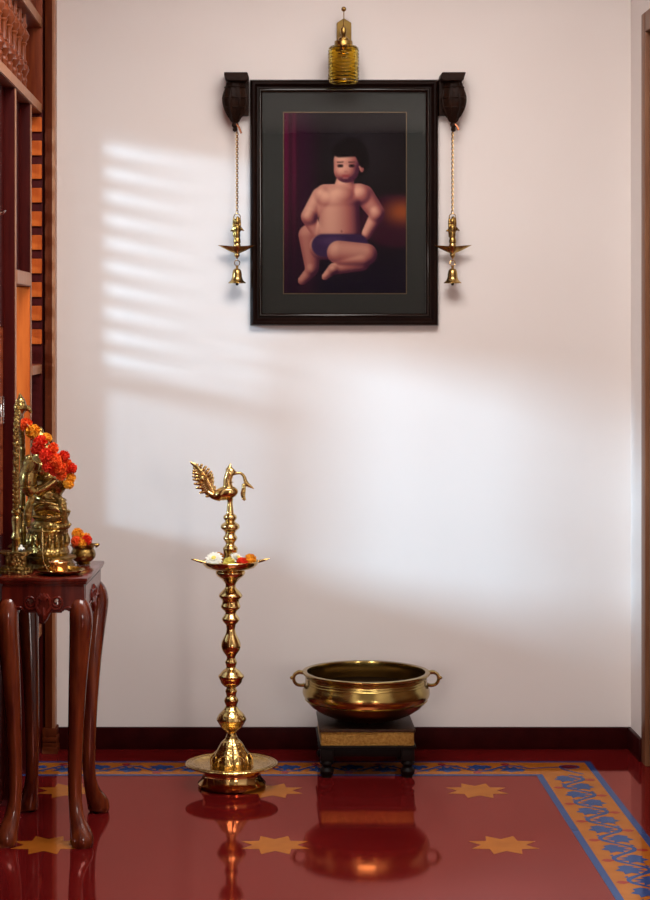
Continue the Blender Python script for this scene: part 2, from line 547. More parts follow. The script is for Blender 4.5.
def screen():
    R = thing('timber_screen', 'red teak openwork screen with turned spindles filling the left side of the alcove', 'screen', (-.66, -.06, 0))
    XF, XB = -.633, -.682
    posts = [(-.705, .03), (-.332, .03), (-1.20, .03), (-1.55, .03), (-2.0, .04)]
    for y, w in posts:
        bm = bm_new()
        top = 1.946 if y > -1 else H
        box(bm, XB, XF - .0015, y - w / 2, y + w / 2, 0, top, .002, 0)
        box(bm, XF - .0015, XF, y - w / 2 + .002, y + w / 2 - .002, .01, top - .003, 0, 1)
        obj('post', bm, ['wood_deep', 'wood_edge'], R)
    # end post against the back wall with its plain board and stepped base
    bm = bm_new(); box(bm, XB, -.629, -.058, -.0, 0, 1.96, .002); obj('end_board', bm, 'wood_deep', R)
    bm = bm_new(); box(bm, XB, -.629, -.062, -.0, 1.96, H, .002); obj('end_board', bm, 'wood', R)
    for q in range(11):                     # orange slats over the dark board, standing for stripes of louvred sun
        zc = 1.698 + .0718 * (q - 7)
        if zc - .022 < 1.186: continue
        bm = bm_new(); box(bm, XB + .002, -.6305, -.068, -.0575, zc - .0225, zc + .0225, .003); obj('sun_stripe_slat', bm, 'wood_sunlit', R)
    bm = bm_new(); box(bm, XB + .002, -.6345, -.3535, -.3472, .771, 1.414, .002); obj('board_panel', bm, 'wood_sunlit', R)  # orange plank added where sun lights the post face
    def rail(y0, y1, z0, z1, xb=XB):
        bm = bm_new()
        box(bm, xb, XF - .001, y0, y1, z0, z1, .002, 0)
        box(bm, XF - .001, XF + .002, y0, y1, z0 + .002, z1 - .002, 0, 1)
        obj('rail', bm, ['wood', 'wood_edge'], R)
    rail(-2.02, -.062, 1.946, 1.977); rail(-2.02, -.062, 2.207, 2.240)
    rail(-.69, -.347, 1.415, 1.455); rail(-.317, -.062, 1.155, 1.185); rail(-.317, -.062, .36, .395); rail(-.317, -.062, .705, .73)
    # spindles in the band between the two upper rails
    bm = bm_new()
    prof = [(.010, 0), (.010, .030), (.0125, .034), (.0125, .040), (.009, .046), (.012, .052), (.019, .066), (.016, .078), (.010, .084), (.0125, .089), (.010, .094), (.0085, .10),
            (.0085, .135), (.010, .139), (.0125, .143), (.010, .148), (.016, .156), (.019, .168), (.012, .182), (.009, .187), (.0125, .192), (.0125, .198), (.010, .202), (.010, .2300)]
    lathe(bm, prof, (-.6575, -.330, 1.9770), 18)
    sp = obj('spindle', bm, mat('turned teak', (.24, .055, .014, 1), .38, spec=.35, col2=(.16, .030, .008, 1), vscale=9), R)
    for k in range(1, 14):
        c = sp.copy(); COL.objects.link(c); c.parent = R; c.location.y -= .113 * k
    # panel above the upper rail
    bm = bm_new(); box(bm, -.675, -.650, -2.02, -.062, 2.239, H, .0); obj('upper_panel', bm, 'wood', R)
    # louvres in the bay next to the wall, on the outer side
    bm = bm_new()
    z = 1.215
    while z < 1.93:
        pr = [(-.714, z + .017), (-.706, z + .018), (-.676, z - .014), (-.684, z - .015)]
        prism(bm, pr, 'y', -.316, -.063)
        z += .0715
    obj('louvre_panel', bm, 'wood', R)
    bm = bm_new(); box(bm, -.700, -.690, -2.02, -.062, 1.975, 2.209); obj('board_panel', bm, 'wood_deep', R)  # backing board added to stop sun and darken behind the spindles
    # unseen pierced lattice below it, added to thin the sun patch
    bm = bm_new()
    for q in range(13): box(bm, -.700, -.692, -.316 + .0205 * q, -.3118 + .0205 * q, .71, 1.16)
    for q in range(20): box(bm, -.6995, -.6925, -.316, -.063, .728 + .0225 * q, .7315 + .0225 * q)
    obj('shading_lattice', bm, 'wood', R)
    # closed boards of the next bays
    bm = bm_new(); box(bm, -.678, -.664, -.691, -.346, 1.456, 1.946); obj('board_panel', bm, 'wood_deep', R)
    bm = bm_new(); box(bm, -.678, -.664, -.317, -.062, .02, .705); obj('board_panel', bm, 'wood_deep', R)
    for a, b in ((-1.185, -.72), (-1.535, -1.215), (-1.98, -1.565)):
        bm = bm_new(); box(bm, -.678, -.664, a, b, 1.30, 1.946); obj('board_panel', bm, 'wood_deep', R)
        bm = bm_new()  # lattice added to cut the sun entering these bays
        for q in range(int((b - a) / .03) + 1): box(bm, -.676, -.666, a + .03 * q, min(b, a + .03 * q + .013), .74, 1.30)
        for q in range(9): box(bm, -.6755, -.6665, a, b, .79 + .06 * q, .80 + .06 * q)
        obj('shading_lattice', bm, 'wood', R)
        bm = bm_new(); box(bm, -.678, -.664, a, b, .02, .74); obj('board_panel', bm, 'wood_deep', R)
    bm = bm_new(); box(bm, -.678, -.664, -.69, -.347, .02, .70); obj('board_panel', bm, 'wood_deep', R)
    return R


screen()


# ------------------------------------------------------------------ picture on the wall
def frame_bar(bm, x0, x1, z0, z1, prof, mi=0):
    """mitred moulding: prof is a list of (inset, depth) pairs"""
    rings = [[bm.verts.new(p) for p in ((x0 + i, -d, z0 + i), (x1 - i, -d, z0 + i), (x1 - i, -d, z1 - i), (x0 + i, -d, z1 - i))] for i, d in prof]
    for a, b in zip(rings[:-1], rings[1:]):
        for k in range(4):
            bm.faces.new((a[k], a[(k + 1) % 4], b[(k + 1) % 4], b[k])).material_index = mi


def picture():
    x0, x1, z0, z1 = .0035, .5805, 1.3015, 2.0555
    R = thing('framed_picture', 'large dark framed painting with charcoal mount hanging on the white wall', 'picture', ((x0 + x1) / 2, 0, z0))
    bm = bm_new()
    frame_bar(bm, x0, x1, z0, z1, [(0, 0), (0, .020), (.003, .027), (.008, .030), (.014, .030), (.018, .026), (.022, .020), (.026, .019)])
    frame_bar(bm, x0, x1, z0, z1, [(.034, .019), (.0375, .016), (.0375, .004)])
    obj('frame', bm, 'frame', R, angle=25)
    bm = bm_new(); frame_bar(bm, x0, x1, z0, z1, [(.026, .019), (.027, .022), (.030, .0235), (.033, .022), (.034, .019)]); obj('frame_bead', bm, 'frame_bead', R, angle=60)
    bm = bm_new(); box(bm, x0 + .03, x1 - .03, -.008, -.003, z0 + .03, z1 - .03); obj('mount', bm, 'mat', R)
    px0, px1, pz0, pz1 = .1075, .4820, 1.401, 1.955
    bm = bm_new(); frame_bar(bm, px0 - .003, px1 + .003, pz0 - .003, pz1 + .003, [(0, .008), (.0008, .0092), (.0026, .0092)]); obj('gold_fillet', bm, 'fillet', R)
    # the painting: a plain seated figure against dark drapery, painted per vertex
    NX, NZ = 150, 222
    U, V = np.meshgrid(np.linspace(0, 1, NX), np.linspace(0, 1, NZ))     # V downwards
    asp = (pz1 - pz0) / (px1 - px0)
    sm = lambda a, b, t: (lambda q: q * q * (3 - 2 * q))(np.clip((t - a) / (b - a), 0, 1))
    C = np.zeros((NZ, NX, 3)); C[:] = (20, 15, 20)

    def mix(col, a):
        C[:] = C * (1 - a[..., None]) + np.array(col) * a[..., None]
    mix((10, 4, 28), sm(.5, 1., V))
    mix((40, 38, 42), .7 * (1 - sm(.0, .45, np.hypot(U - .6, (V - .2) * asp))))
    mix((92, 18, 52), (1 - sm(.04, .22, U)) * (1 - .6 * sm(.3, 1, V)) * (.75 + .25 * np.sin(U * 90)))
    mix((50, 12, 40), .8 * (1 - sm(.15, .34, U)) * sm(.08, .16, U))
    d = np.hypot((U - .92) / .32, (V - .60) / .16)
    mix((52, 14, 34), 1 - sm(.8, 1.05, d)); mix((168, 84, 40), .9 * (1 - sm(.0, .9, np.hypot((U - .97) / .26, (V - .55) / .13))))

    def capd(ax, ay, bx, by, ra, rb):
        dx, dy = bx - ax, (by - ay) * asp
        t = np.clip(((U - ax) * dx + (V - ay) * asp * dy) / (dx * dx + dy * dy + 1e-9), 0, 1)
        D = np.hypot(U - ax - t * dx, (V - ay) * asp - t * dy)
        r = ra + (rb - ra) * t
        return D / r, r

    def cap(ax, ay, bx, by, r, col, soft=.2, k=1.):
        q, _ = capd(ax, ay, bx, by, r, r)
        mix(col, k * (1 - sm(1 - soft, 1 + soft, q)))

    def body(caps, sharp=15., tone=1., lift=0.):
        """several rounded limbs melted into one painted form, modelled from light to dark"""
        acc = np.zeros_like(U); hs = np.zeros_like(U)
        for (ax, ay, bx, by, ra, rb) in caps:
            q, r = capd(ax, ay, bx, by, ra, rb)
            hgt = r * np.sqrt(np.clip(1 - q * q, 0, 1))
            acc = np.maximum(acc, 1 - sm(.93, 1.05, q)); hs += np.exp(sharp * hgt) - 1
        hgt = np.log(hs + 1) / sharp
        for _ in range(9):
            hgt[1:-1, 1:-1] = (hgt[1:-1, 1:-1] * 2 + hgt[:-2, 1:-1] + hgt[2:, 1:-1] + hgt[1:-1, :-2] + hgt[1:-1, 2:]) / 6
        gy, gx = np.gradient(hgt, asp / (NZ - 1), 1 / (NX - 1))
        nz = 1 / np.sqrt(1 + gx * gx + gy * gy)
        l = np.clip((.42 * gx + .46 * gy + .78) * nz, 0, 1)
        l = np.clip(l * tone + lift, 0, 1)[..., None]
        a, b, c = np.array((74, 28, 52.)), np.array((176, 100, 92.)), np.array((238, 178, 152.))
        col = np.where(l < .55, a + (b - a) * (l / .55), b + (c - b) * ((l - .55) / .45))
        C[:] = C * (1 - acc[..., None]) + col * acc[..., None]
    cap(.545, .235, .555, .275, .145, (14, 9, 14), .12)                                             # hair behind the head
    cap(.515, .215, .61, .215, .06, (16, 10, 15), .2)
    body([(.21, .68, .23, .86, .092, .058), (.22, .88, .15, .93, .05, .036)], tone=.82)                # far shin and foot
    body([(.455, .52, .455, .66, .165, .178), (.34, .455, .62, .45, .088, .086), (.50, .385, .49, .43, .075, .09),
          (.305, .465, .205, .575, .080, .066), (.205, .58, .275, .675, .064, .044), (.655, .455, .76, .555, .082, .068), (.765, .565, .675, .675, .060, .042)])
    body([(.31, .745, .56, .742, .105, .10)], tone=.9)
    q, _ = capd(.32, .735, .60, .735, .098, .098)
    mix((58, 36, 74), (1 - sm(.85, 1.05, q))); mix((100, 70, 108), .55 * (1 - sm(.1, .9, np.hypot((U - .40) / .18, (V - .71) / .05))))     # cloth over the lap
    body([(.45, .775, .675, .785, .098, .090), (.64, .835, .41, .865, .062, .048), (.40, .868, .335, .91, .044, .026)], tone=.95)
    body([(.520, .272, .512, .318, .114, .104), (.480, .335, .545, .335, .062, .062)], tone=.98, lift=.02)   # head
    body([(.634, .30, .638, .318, .018, .014)], tone=.85)
    cap(.455, .210, .60, .205, .055, (15, 10, 14), .2); cap(.60, .225, .645, .290, .022, (15, 10, 14), .4)
    for ex in (.462, .556):
        cap(ex - .012, .294, ex + .012, .294, .013, (60, 30, 34), .5, .9); cap(ex - .002, .294, ex + .004, .294, .009, (24, 12, 16), .4)
        cap(ex - .022, .274, ex + .022, .272, .006, (84, 46, 44), .6, .8)
    cap(.502, .327, .516, .327, .008, (176, 104, 94), .7, .6)
    cap(.486, .350, .526, .350, .0095, (160, 64, 68), .5, .85); cap(.49, .362, .52, .362, .008, (206, 132, 116), .8, .5)
    cap(.472, .655, .472, .66, .006, (120, 62, 66), .8, .7)
    C = np.clip(C, 0, 255) / 255
    Lc = np.where(C <= .04045, C / 12.92, ((C + .055) / 1.055) ** 2.4)
    verts = [(px0 + (px1 - px0) * i / (NX - 1), -.0085, pz1 - (pz1 - pz0) * j / (NZ - 1)) for j in range(NZ) for i in range(NX)]
    faces = [(j * NX + i, (j + 1) * NX + i, (j + 1) * NX + i + 1, j * NX + i + 1) for j in range(NZ - 1) for i in range(NX - 1)]
    me = bpy.data.meshes.new('painting')
    me.from_pydata([tuple(Vector(v) - ORI[R]) for v in verts], [], faces)
    at_ = me.color_attributes.new('pigment', 'FLOAT_COLOR', 'POINT')
    at_.data.foreach_set('color', np.concatenate([Lc.reshape(-1, 3), np.ones((NX * NZ, 1))], axis=1).ravel().astype(np.float32))
    m, nt, p = new_mat('pigment')
    ca = nt.nodes.new('ShaderNodeVertexColor'); ca.layer_name = 'pigment'
    nt.links.new(ca.outputs['Color'], p.inputs['Base Color']); p.inputs['Roughness'].default_value = .8; p.inputs['Specular IOR Level'].default_value = .1
    me.materials.append(m)
    o = bpy.data.objects.new('painting', me); COL.objects.link(o); o.parent = R
    bm = bm_new(); box(bm, x0 + .034, x1 - .034, -.0125, -.0105, z0 + .034, z1 - .034); obj('glass_pane', bm, 'pane', R, smooth=False)


picture()


# ------------------------------------------------------------------ brackets, hanging bell lamps, wall light
def bracket(cx, sg, label):
    """sg = +1 when the frame lies on the +x side"""
    R = thing('carved_bracket', label, 'bracket', (cx, 0, 1.893), 'carved wall brackets')
    bm = bm_new()
    # cap board: chamfered on the frame side
    pts = [(-.034 * sg, 2.070), (.038 * sg, 2.070), (.043 * sg, 2.052), (.034 * sg, 2.043), (-.026 * sg, 2.045)]
    prism(bm, [(cx + a, b) for a, b in pts], 'y', -.088, 0)
    bmesh.ops.bevel(bm, geom=bm.edges[:], offset=.002, segments=1, affect='EDGES')
    obj('cap_board', bm, 'black_wood', R)
    bm = bm_new()
    prof = [(.022, 2.046), (.026, 2.040), (.0275, 2.030), (.031, 2.015), (.0335, 1.998), (.034, 1.985), (.031, 1.972), (.026, 1.955), (.019, 1.938), (.013, 1.925), (.0085, 1.921)]
    lathe(bm, prof, (cx, -.046, 0), 48, lobes=8, amp=.11)
    for z, r in ((2.028, .031), (1.995, .0375), (1.966, .0325)):
        tube(bm, ring_pts((cx, -.046, z), r, (1, 0, 0), (0, 1, 0), 32), .0028, 6, closed=True)
    for k in range(8):
        a = 2 * PI * k / 8 + PI / 8
        tube(bm, [(cx + r * math.cos(a), -.046 + r * math.sin(a), z) for r, z in ((.026, 2.035), (.0345, 2.01), (.037, 1.99), (.033, 1.965), (.021, 1.938))], [.002, .004, .005, .004, .002], 6, smooth=3)
    obj('body', bm, 'black_wood', R)
    bm = bm_new(); lathe(bm, [(.007, 1.922), (.010, 1.917), (.0105, 1.911), (.006, 1.905), (.008, 1.902), (.007, 1.896), (.003, 1.893)], (cx, -.046, 0), 20); obj('finial', bm, 'black_wood', R)
    bm = bm_new(); box(bm, cx + min(.010 * sg, .0425 * sg), cx + max(.010 * sg, .0425 * sg), -.036, 0, 1.945, 2.050, .004); obj('back_plate', bm, 'black_wood', R)
    bm = bm_new(); k = 1 if sg > 0 else .45
    tube(bm, [(cx + .004, -.052, 1.916), (cx + .012, -.056, 1.905), (cx + .012 + .007 * k, -.057, 1.905 - .018 * k)], .0032, 8); obj('peg', bm, 'peg', R)


bracket(-.0425, 1, 'black carved wooden bracket at the left top corner of the dark frame')
bracket(.624, -1, 'black carved wooden bracket at the right top corner of the dark frame')


def bell_lamp(cx, label):
    cy = -.046
    ztop, zb = 1.893, 1.43
    R = thing('hanging_bell_lamp', label, 'hanging lamp', (cx, cy, zb), 'hanging brass bell lamps')
    s = 1950 / 5.954
    zz = lambda py: 1.3 + (326 - py) / s
    bm = bm_new()
    z = zz(130.5); n = 34; pitch = (z - zz(213)) / n
    for k in range(n):
        c = (cx, cy, z - pitch * (k + .5))
        ax = (1, 0, 0) if k % 2 else (.3, .95, 0)
        pts = [Vector(c) + Vector(ax) * (.0032 * math.cos(2 * PI * q / 12)) + Vector((0, 0, 1)) * (.0056 * math.sin(2 * PI * q / 12)) for q in range(12)]
        tube(bm, pts, .00125, 5, closed=True)
    obj('chain', bm, 'brass', R)
    bm = bm_new(); tube(bm, ring_pts((cx, cy, zz(217)), .010, (1, 0, 0), (0, 0, 1), 22), .0014, 6, closed=True); obj('upper_ring', bm, 'brass', R)
    # little bird figure standing on the lamp
    bm = bm_new()
    P = lambda dx, py, dy=0: (cx + dx / s, cy + dy / s, zz(py))
    lathe(bm, [(.010, zz(243.5)), (.0115, zz(242)), (.0105, zz(239.5)), (.009, zz(238)), (.010, zz(235)), (.0088, zz(232))], (cx, cy, 0), 20)
    ball(bm, P(0, 229), (.0105, .010, .016)); ball(bm, P(0, 221.5), (.0085, .0085, .011)); ball(bm, P(.6, 218), (.005, .006, .006))
    tube(bm, [P(-1, 228.5), P(-4, 230), P(-7, 231.3)], [.006, .005, .0012], 8, smooth=3, flat=.5)
    tube(bm, [P(1, 226.5), P(4, 229), P(7.2, 230.8)], [.006, .0055, .0012], 8, smooth=3, flat=.5)
    tube(bm, [P(-3.2, 216), P(-3.6, 224), P(-3, 237)], [.002, .0032, .0035], 7, smooth=3)
    tube(bm, [P(3, 218), P(3.2, 224), P(2.5, 232)], [.002, .003, .003], 7, smooth=3)
    blend('bird_figure', bm, 'brass_old', R, .0016, 3)
    # two-spouted lamp dish
    bm = bm_new()
    n = 40
    top, mid = [], []
    for k in range(n):
        a = 2 * PI * k / n
        ca, sa = math.cos(a), math.sin(a)
        ext = abs(ca) ** 6
        r = .0200 + .0400 * ext
        top.append(Vector((cx + r * ca, cy + (.020) * sa * (1 - .55 * ext), zz(246.3) + .004 * ext)))
        rm = .0150 + .012 * ext
        mid.append(Vector((cx + rm * ca, cy + .0145 * sa, zz(251.2) + .0018 * ext)))
    low = [Vector((cx + .009 * math.cos(2 * PI * k / n), cy + .009 * math.sin(2 * PI * k / n), zz(253.2))) for k in range(n)]
    inn = [Vector((cx + (p.x - cx) * .9, cy + (p.y - cy) * .84, p.z - .0005)) for p in top]
    cen = [Vector((cx + (p.x - cx) * .8, cy + (p.y - cy) * .9, zz(249.8))) for p in mid]
    rr = [[bm.verts.new(p) for p in L] for L in (low, mid, top, inn, cen)]
    for a, b in zip(rr[:-1], rr[1:]):
        for k in range(n): bm.faces.new((a[k], a[(k + 1) % n], b[(k + 1) % n], b[k]))
    bm.faces.new(list(reversed(rr[0]))); bm.faces.new(rr[-1])
    lathe(bm, [(.009, zz(253.4)), (.0075, zz(254)), (.0085, zz(255.3)), (.007, zz(256.6)), (.0035, zz(257.6)), (.002, zz(259))], (cx, cy, 0), 18)
    lathe(bm, [(.0105, zz(249.5)), (.011, zz(245)), (.009, zz(243.5))], (cx, cy, 0), 18)
    obj('lamp_dish', bm, 'brass_bell', R)
    bm = bm_new(); tube(bm, ring_pts((cx, cy, zz(263)), .0085, (.94, .34, 0), (0, 0, 1), 22), .0014, 6, closed=True); obj('lower_ring', bm, 'brass', R)
    bm = bm_new()
    lathe(bm, [(.0025, zz(265.5)), (.0045, zz(266.5)), (.0035, zz(268.3)), (.0085, zz(268.8)), (.0125, zz(270.5)), (.0145, zz(273.5)), (.0152, zz(275)), (.0148, zz(276)), (.0162, zz(278)), (.0190, zz(280.3)), (.0240, zz(281.8)), (.0272, zz(282.7)), (.0272, zz(283.3)), (.021, zz(283.0)), (.016, zz(279)), (.012, zz(272))], (cx, cy, 0), 32)
    b = obj('bell', bm, 'brass_bell', R)
    bm = bm_new(); tube(bm, [(cx, cy, zz(273)), (cx, cy, zz(283))], .0015, 6); ball(bm, (cx, cy, zz(284)), .0048); obj('clapper', bm, 'black_wood', b)
    return R


b1 = bell_lamp(-.0365, 'brass bell lamp on a chain hanging from the left carved bracket')
b2 = dup(b1, (.6215, -.046, 1.43))
b2['label'] = 'brass bell lamp on a chain hanging from the right carved bracket'


def wall_light():
    cx, cy = .2865, -.088
    s = 1950 / 5.915
    zz = lambda py: 1.3 + (326 - py) / s
    R = thing('wall_light', 'brass wall light with ribbed amber glass shade above the dark frame', 'wall light', (cx, 0, zz(46)))
    bm = bm_new()
    pts = [(-6.2, 42), (-6.2, 19), (1, 14.3), (8.4, 19), (8.4, 42)]
    prism(bm, [(cx + .002 + a / s, zz(b)) for a, b in pts], 'y', -.012, 0)
    bmesh.ops.bevel(bm, geom=bm.edges[:], offset=.0012, segments=1, affect='EDGES')
    obj('back_plate', bm, mat('dull brass plate', (.22, .135, .038, 1), .5, metal=1, col2=(.12, .07, .02, 1), vscale=30), R)
    bm = bm_new()
    tube(bm, [(cx, -.010, zz(30)), (cx, -.05, zz(27)), (cx, cy, zz(32))], .006, 12, smooth=4)
    lathe(bm, [(.004, zz(27)), (.008, zz(28)), (.010, zz(31)), (.0085, zz(34)), (.006, zz(35.5)), (.010, zz(37)), (.017, zz(38.5)), (.017, zz(40))], (cx, cy, 0), 24)
    obj('arm', bm, 'brass_old', R)
    bm = bm_new(); tube(bm, [(cx, -.06, zz(31)), (cx + .002, -.065, zz(22)), (cx + .002, -.065, zz(10))], .0016, 8, smooth=2); ball(bm, (cx + .002, -.065, zz(8)), .0078); obj('knob_rod', bm, 'brass_old', R)
    bm = bm_new(); lathe(bm, [(.017, zz(40)), (.0265, zz(41.2)), (.0275, zz(42)), (.0275, zz(46)), (.025, zz(46.8))], (cx, cy, 0), 32); obj('shade_holder', bm, 'brass_old', R)
    bm = bm_new()
    prof = [(.024, zz(46.2)), (.040, zz(46.6)), (.0455, zz(48.5))]
    n = 9
    for k in range(n):
        a, b = zz(49.5 + 3.4 * k), zz(49.5 + 3.4 * (k + 1))
        prof += [(.0432, a), (.0470, a + (b - a) * .3), (.0470, a + (b - a) * .65), (.0432, b)]
    prof += [(.0445, zz(82)), (.0425, zz(83)), (.0385, zz(82.2)), (.0385, zz(49)), (.023, zz(48))]
    lathe(bm, prof, (cx, cy, 0), 48, closed=True)
    obj('glass_shade', bm, 'amber', R)
    bm = bm_new(); lathe(bm, [(.009, zz(46)), (.011, zz(48)), (.011, zz(54)), (.008, zz(55))], (cx, cy, 0), 24)
    obj('bulb_socket', bm, 'brass_old', R)


wall_light()


# ------------------------------------------------------------------ flowers
def marigold_mesh(r, kind, seed, layers=5, squash=.8):
    rnd = random.Random(seed)
    bm = bm_new()
    ball(bm, (0, 0, 0), (r * .72, r * .72, r * .72 * squash), 10, 6)
    n = 95
    for k in range(n):
        zc = 1 - 2 * (k + .5) / n
        ph = k * 2.39996 + rnd.uniform(-.2, .2)
        q = math.sqrt(max(0, 1 - zc * zc))
        d = Vector((q * math.cos(ph), q * math.sin(ph), zc))
        t = d.cross(Vector((rnd.uniform(-1, 1), rnd.uniform(-1, 1), rnd.uniform(-1, 1)))).normalized()
        b = d.cross(t)
        w, h = r * .21, r * rnd.uniform(.34, .46)
        base = Vector((d.x, d.y, d.z * squash)) * r * .62
        tip = base + d * h
        v = [base - t * w * .5, base + t * w * .5, tip + t * w + b * r * rnd.uniform(-.12, .12), tip + d * r * .05 + b * r * rnd.uniform(-.05, .2), tip - t * w + b * r * rnd.uniform(-.12, .12)]
        bm.faces.new([bm.verts.new(p) for p in v])
    bmesh.ops.recalc_face_normals(bm, faces=bm.faces)
    me = bpy.data.meshes.new(kind)
    bm.to_mesh(me); bm.free()
    return me


def daisy_mesh(r, seed):
    rnd = random.Random(seed)
    bm = bm_new()
    for ring, (n, rr, el) in enumerate(((16, 1., .12), (14, .86, .45), (11, .62, .85), (8, .4, 1.15))):
        for k in range(n):
            a = 2 * PI * (k + .5 * (ring % 2)) / n + rnd.uniform(-.08, .08)
            d = Vector((math.cos(a) * math.cos(el), math.sin(a) * math.cos(el), math.sin(el)))
            t = Vector((-math.sin(a), math.cos(a), 0)); up = d.cross(t) * -1
            w = r * .17
            p = [d * (r * .1) - t * w * .4, d * (r * .1) + t * w * .4, d * (r * rr * .7) + t * w - up * r * .03, d * (r * rr) + up * r * .07, d * (r * rr * .7) - t * w - up * r * .03]
            bm.faces.new([bm.verts.new(q) for q in p])
    n0 = len(bm.faces)
    ball(bm, (0, 0, r * .30), (r * .26, r * .26, r * .15), 12, 6, mi=1)
    ball(bm, (0, 0, -r * .02), (r * .3, r * .3, r * .14), 10, 5, mi=2)
    bmesh.ops.recalc_face_normals(bm, faces=bm.faces)
    me = bpy.data.meshes.new('daisy')
    bm.to_mesh(me); bm.free()
    for m in ('petal_white', 'petal_lemon', 'leaf'): me.materials.append(M[m])
    return me


FM = {}
for kd in ('petal_red', 'petal_flame', 'petal_yellow', 'petal_lemon'):
    FM[kd] = []
    for s_ in (1, 2):
        me = marigold_mesh(1., kd, hash(kd) % 97 * 0 + s_ * 13 + len(kd)); me.materials.append(M[kd]); FM[kd].append(me)


def flower(name, kind, loc, r, parent=None, rot=None):
    o = bpy.data.objects.new(name, random.choice(FM[kind]))
    COL.objects.link(o)
    off = ORI[parent] if parent else Vector((0, 0, 0))
    o.location = Vector(loc) - off
    o.scale = (r, r, r)
    o.rotation_euler = rot or (random.uniform(0, 6), random.uniform(0, 6), random.uniform(0, 6))
    if parent: o.parent = parent
    return o


# ------------------------------------------------------------------ tall peacock lamp
def oil_lamp():
    cx, cy = -.0485, -.49
    s = 1950 / 5.51
    zz = lambda py: 1.3 - (py - 326) / s
    R = thing('oil_lamp', 'tall brass oil lamp topped by a peacock standing on the red floor', 'oil lamp', (cx, cy, 0))
    R.rotation_euler.y = -.0065      # it leans very slightly to the left
    k = 1 / s
    bm = bm_new()
    lathe(bm, [(31 * k, 0), (33.5 * k, .003), (34 * k, .010), (32 * k, .016), (29.5 * k, .026), (28.5 * k, .040), (29.5 * k, .054), (31 * k, .058)], (cx, cy, 0), 64)
    obj('foot_ring', bm, 'brass', R)
    bm = bm_new()
    lathe(bm, [(29 * k, .056), (42 * k, .058), (46 * k, .062), (46.6 * k, .0645), (46 * k, .0665), (43 * k, .0672), (38.5 * k, .0668), (37.5 * k, .0640), (36 * k, .0610), (30 * k, .0590), (18 * k, .0600)], (cx, cy, 0), 72)
    for r_ in (41.5, 44.2):
        tube(bm, ring_pts((cx, cy, .0672), r_ * k, (1, 0, 0), (0, 1, 0), 64), .0011, 5, closed=True)
    obj('drip_tray', bm, 'brass_emb', R)
    bm = bm_new()
    lathe(bm, [(19 * k, .058), (19.5 * k, .066), (18.8 * k, .078), (16.5 * k, .092), (13.4 * k, .104), (11.6 * k, .114), (10.2 * k, .122), (8 * k, .129), (6 * k, .134), (5.5 * k, .140)], (cx, cy, 0), 64, lobes=8, amp=.10)
    for q in range(8):                                                  # raised petals round the dome
        a = 2 * PI * q / 8 + PI / 8
        d = Vector((math.cos(a), math.sin(a), 0)); t = Vector((-d.y, d.x, 0)); c0 = Vector((cx, cy, 0))
        arch = [c0 + d * (rr * k) + t * (w * k) + Vector((0, 0, z)) for rr, w, z in ((20.3, -6, .062), (20.2, -6, .076), (18.6, -4, .088), (17.6, 0, .0935), (18.6, 4, .088), (20.2, 6, .076), (20.3, 6, .062))]
        tube(bm, arch, .0014, 6, smooth=3)
    obj('dome', bm, 'brass_emb', R)
    A = [(736, 5.4), (733, 4.4), (731, 5.5), (727, 10.3), (722.5, 13.2), (719.8, 14.8), (718.4, 14.8), (714, 12.4), (709.5, 8), (707.5, 6.6), (705.8, 5.6), (703, 6.4), (700.5, 7.2), (698, 6.4), (696, 5), (693, 5.4), (691.2, 6), (689.3, 5.5), (687.5, 4.6)]
    B = [(687.5, 4.6), (685.6, 7.5), (682.5, 10.4), (679.4, 11.4), (677.4, 12.6), (675.6, 12.9), (673.5, 11), (670.5, 8.4), (668, 5.3), (666, 4.9), (664, 5.6), (661.8, 6), (659.8, 5), (657.5, 4.3), (655, 5.4), (652.5, 7.3), (649.5, 9.1), (645.5, 9.9), (641.5, 9.1), (637.5, 7.3), (633.5, 5.2), (629, 4.3)]
    Cc = [(629, 4.3), (626.5, 4.7), (624.5, 5.2), (622.5, 7.2), (620, 8.7), (618.2, 8.7), (616.2, 7.4), (614, 5.8), (612.4, 5.6), (610.8, 6.6), (608.5, 9), (606.5, 9.9), (604.2, 9.1), (602, 8.4), (600, 8.8), (597.5, 11), (595.5, 11.9), (593.2, 10.6), (590.5, 8.3), (587.5, 5.6), (585, 5.2), (583, 5.9), (581, 7.4), (579, 9.2), (576, 13), (573.5, 14.6), (571.5, 14.8), (570, 13)]
    D = [(563, 8.2), (559, 7.2), (555, 6.6), (550.5, 7.2), (547.8, 7.4), (545.6, 5.4), (543.6, 4.3), (541.5, 5.4), (539, 7), (537.2, 7.1), (534.8, 5.4), (533, 5.1), (530.8, 6.4), (528.6, 9), (526.8, 9.6), (524.5, 8.9), (522.3, 5.8), (521, 4.8), (519.2, 6.3), (517.4, 6.9), (515.4, 6.2), (514, 4.4), (512.5, 3.7), (507, 3.2), (502, 2.7), (498.5, 3.6)]
    for nm, pr in (('lower_stem', A), ('middle_stem', B), ('upper_stem', Cc), ('top_stem', D)):
        bm = bm_new()
        dense = smooth_path([(r * k, 0, zz(p)) for p, r in pr], 3)
        lathe(bm, [(p.x, p.z) for p in dense], (cx, cy, 0), 40)
        obj(nm, bm, 'brass_emb' if nm == 'lower_stem' else 'brass', R, angle=60)
    # wick dish with two pointed spouts
    bm = bm_new()
    lathe(bm, [(12.5 * k, zz(570.2)), (18 * k, zz(569.4)), (24.5 * k, zz(567.2)), (27.6 * k, zz(564)), (28.7 * k, zz(561.2)), (28.3 * k, zz(560.6)), (27 * k, zz(561.6)), (24 * k, zz(564.8)), (16 * k, zz(566.8)), (8 * k, zz(567.2))], (cx, cy, 0), 56)
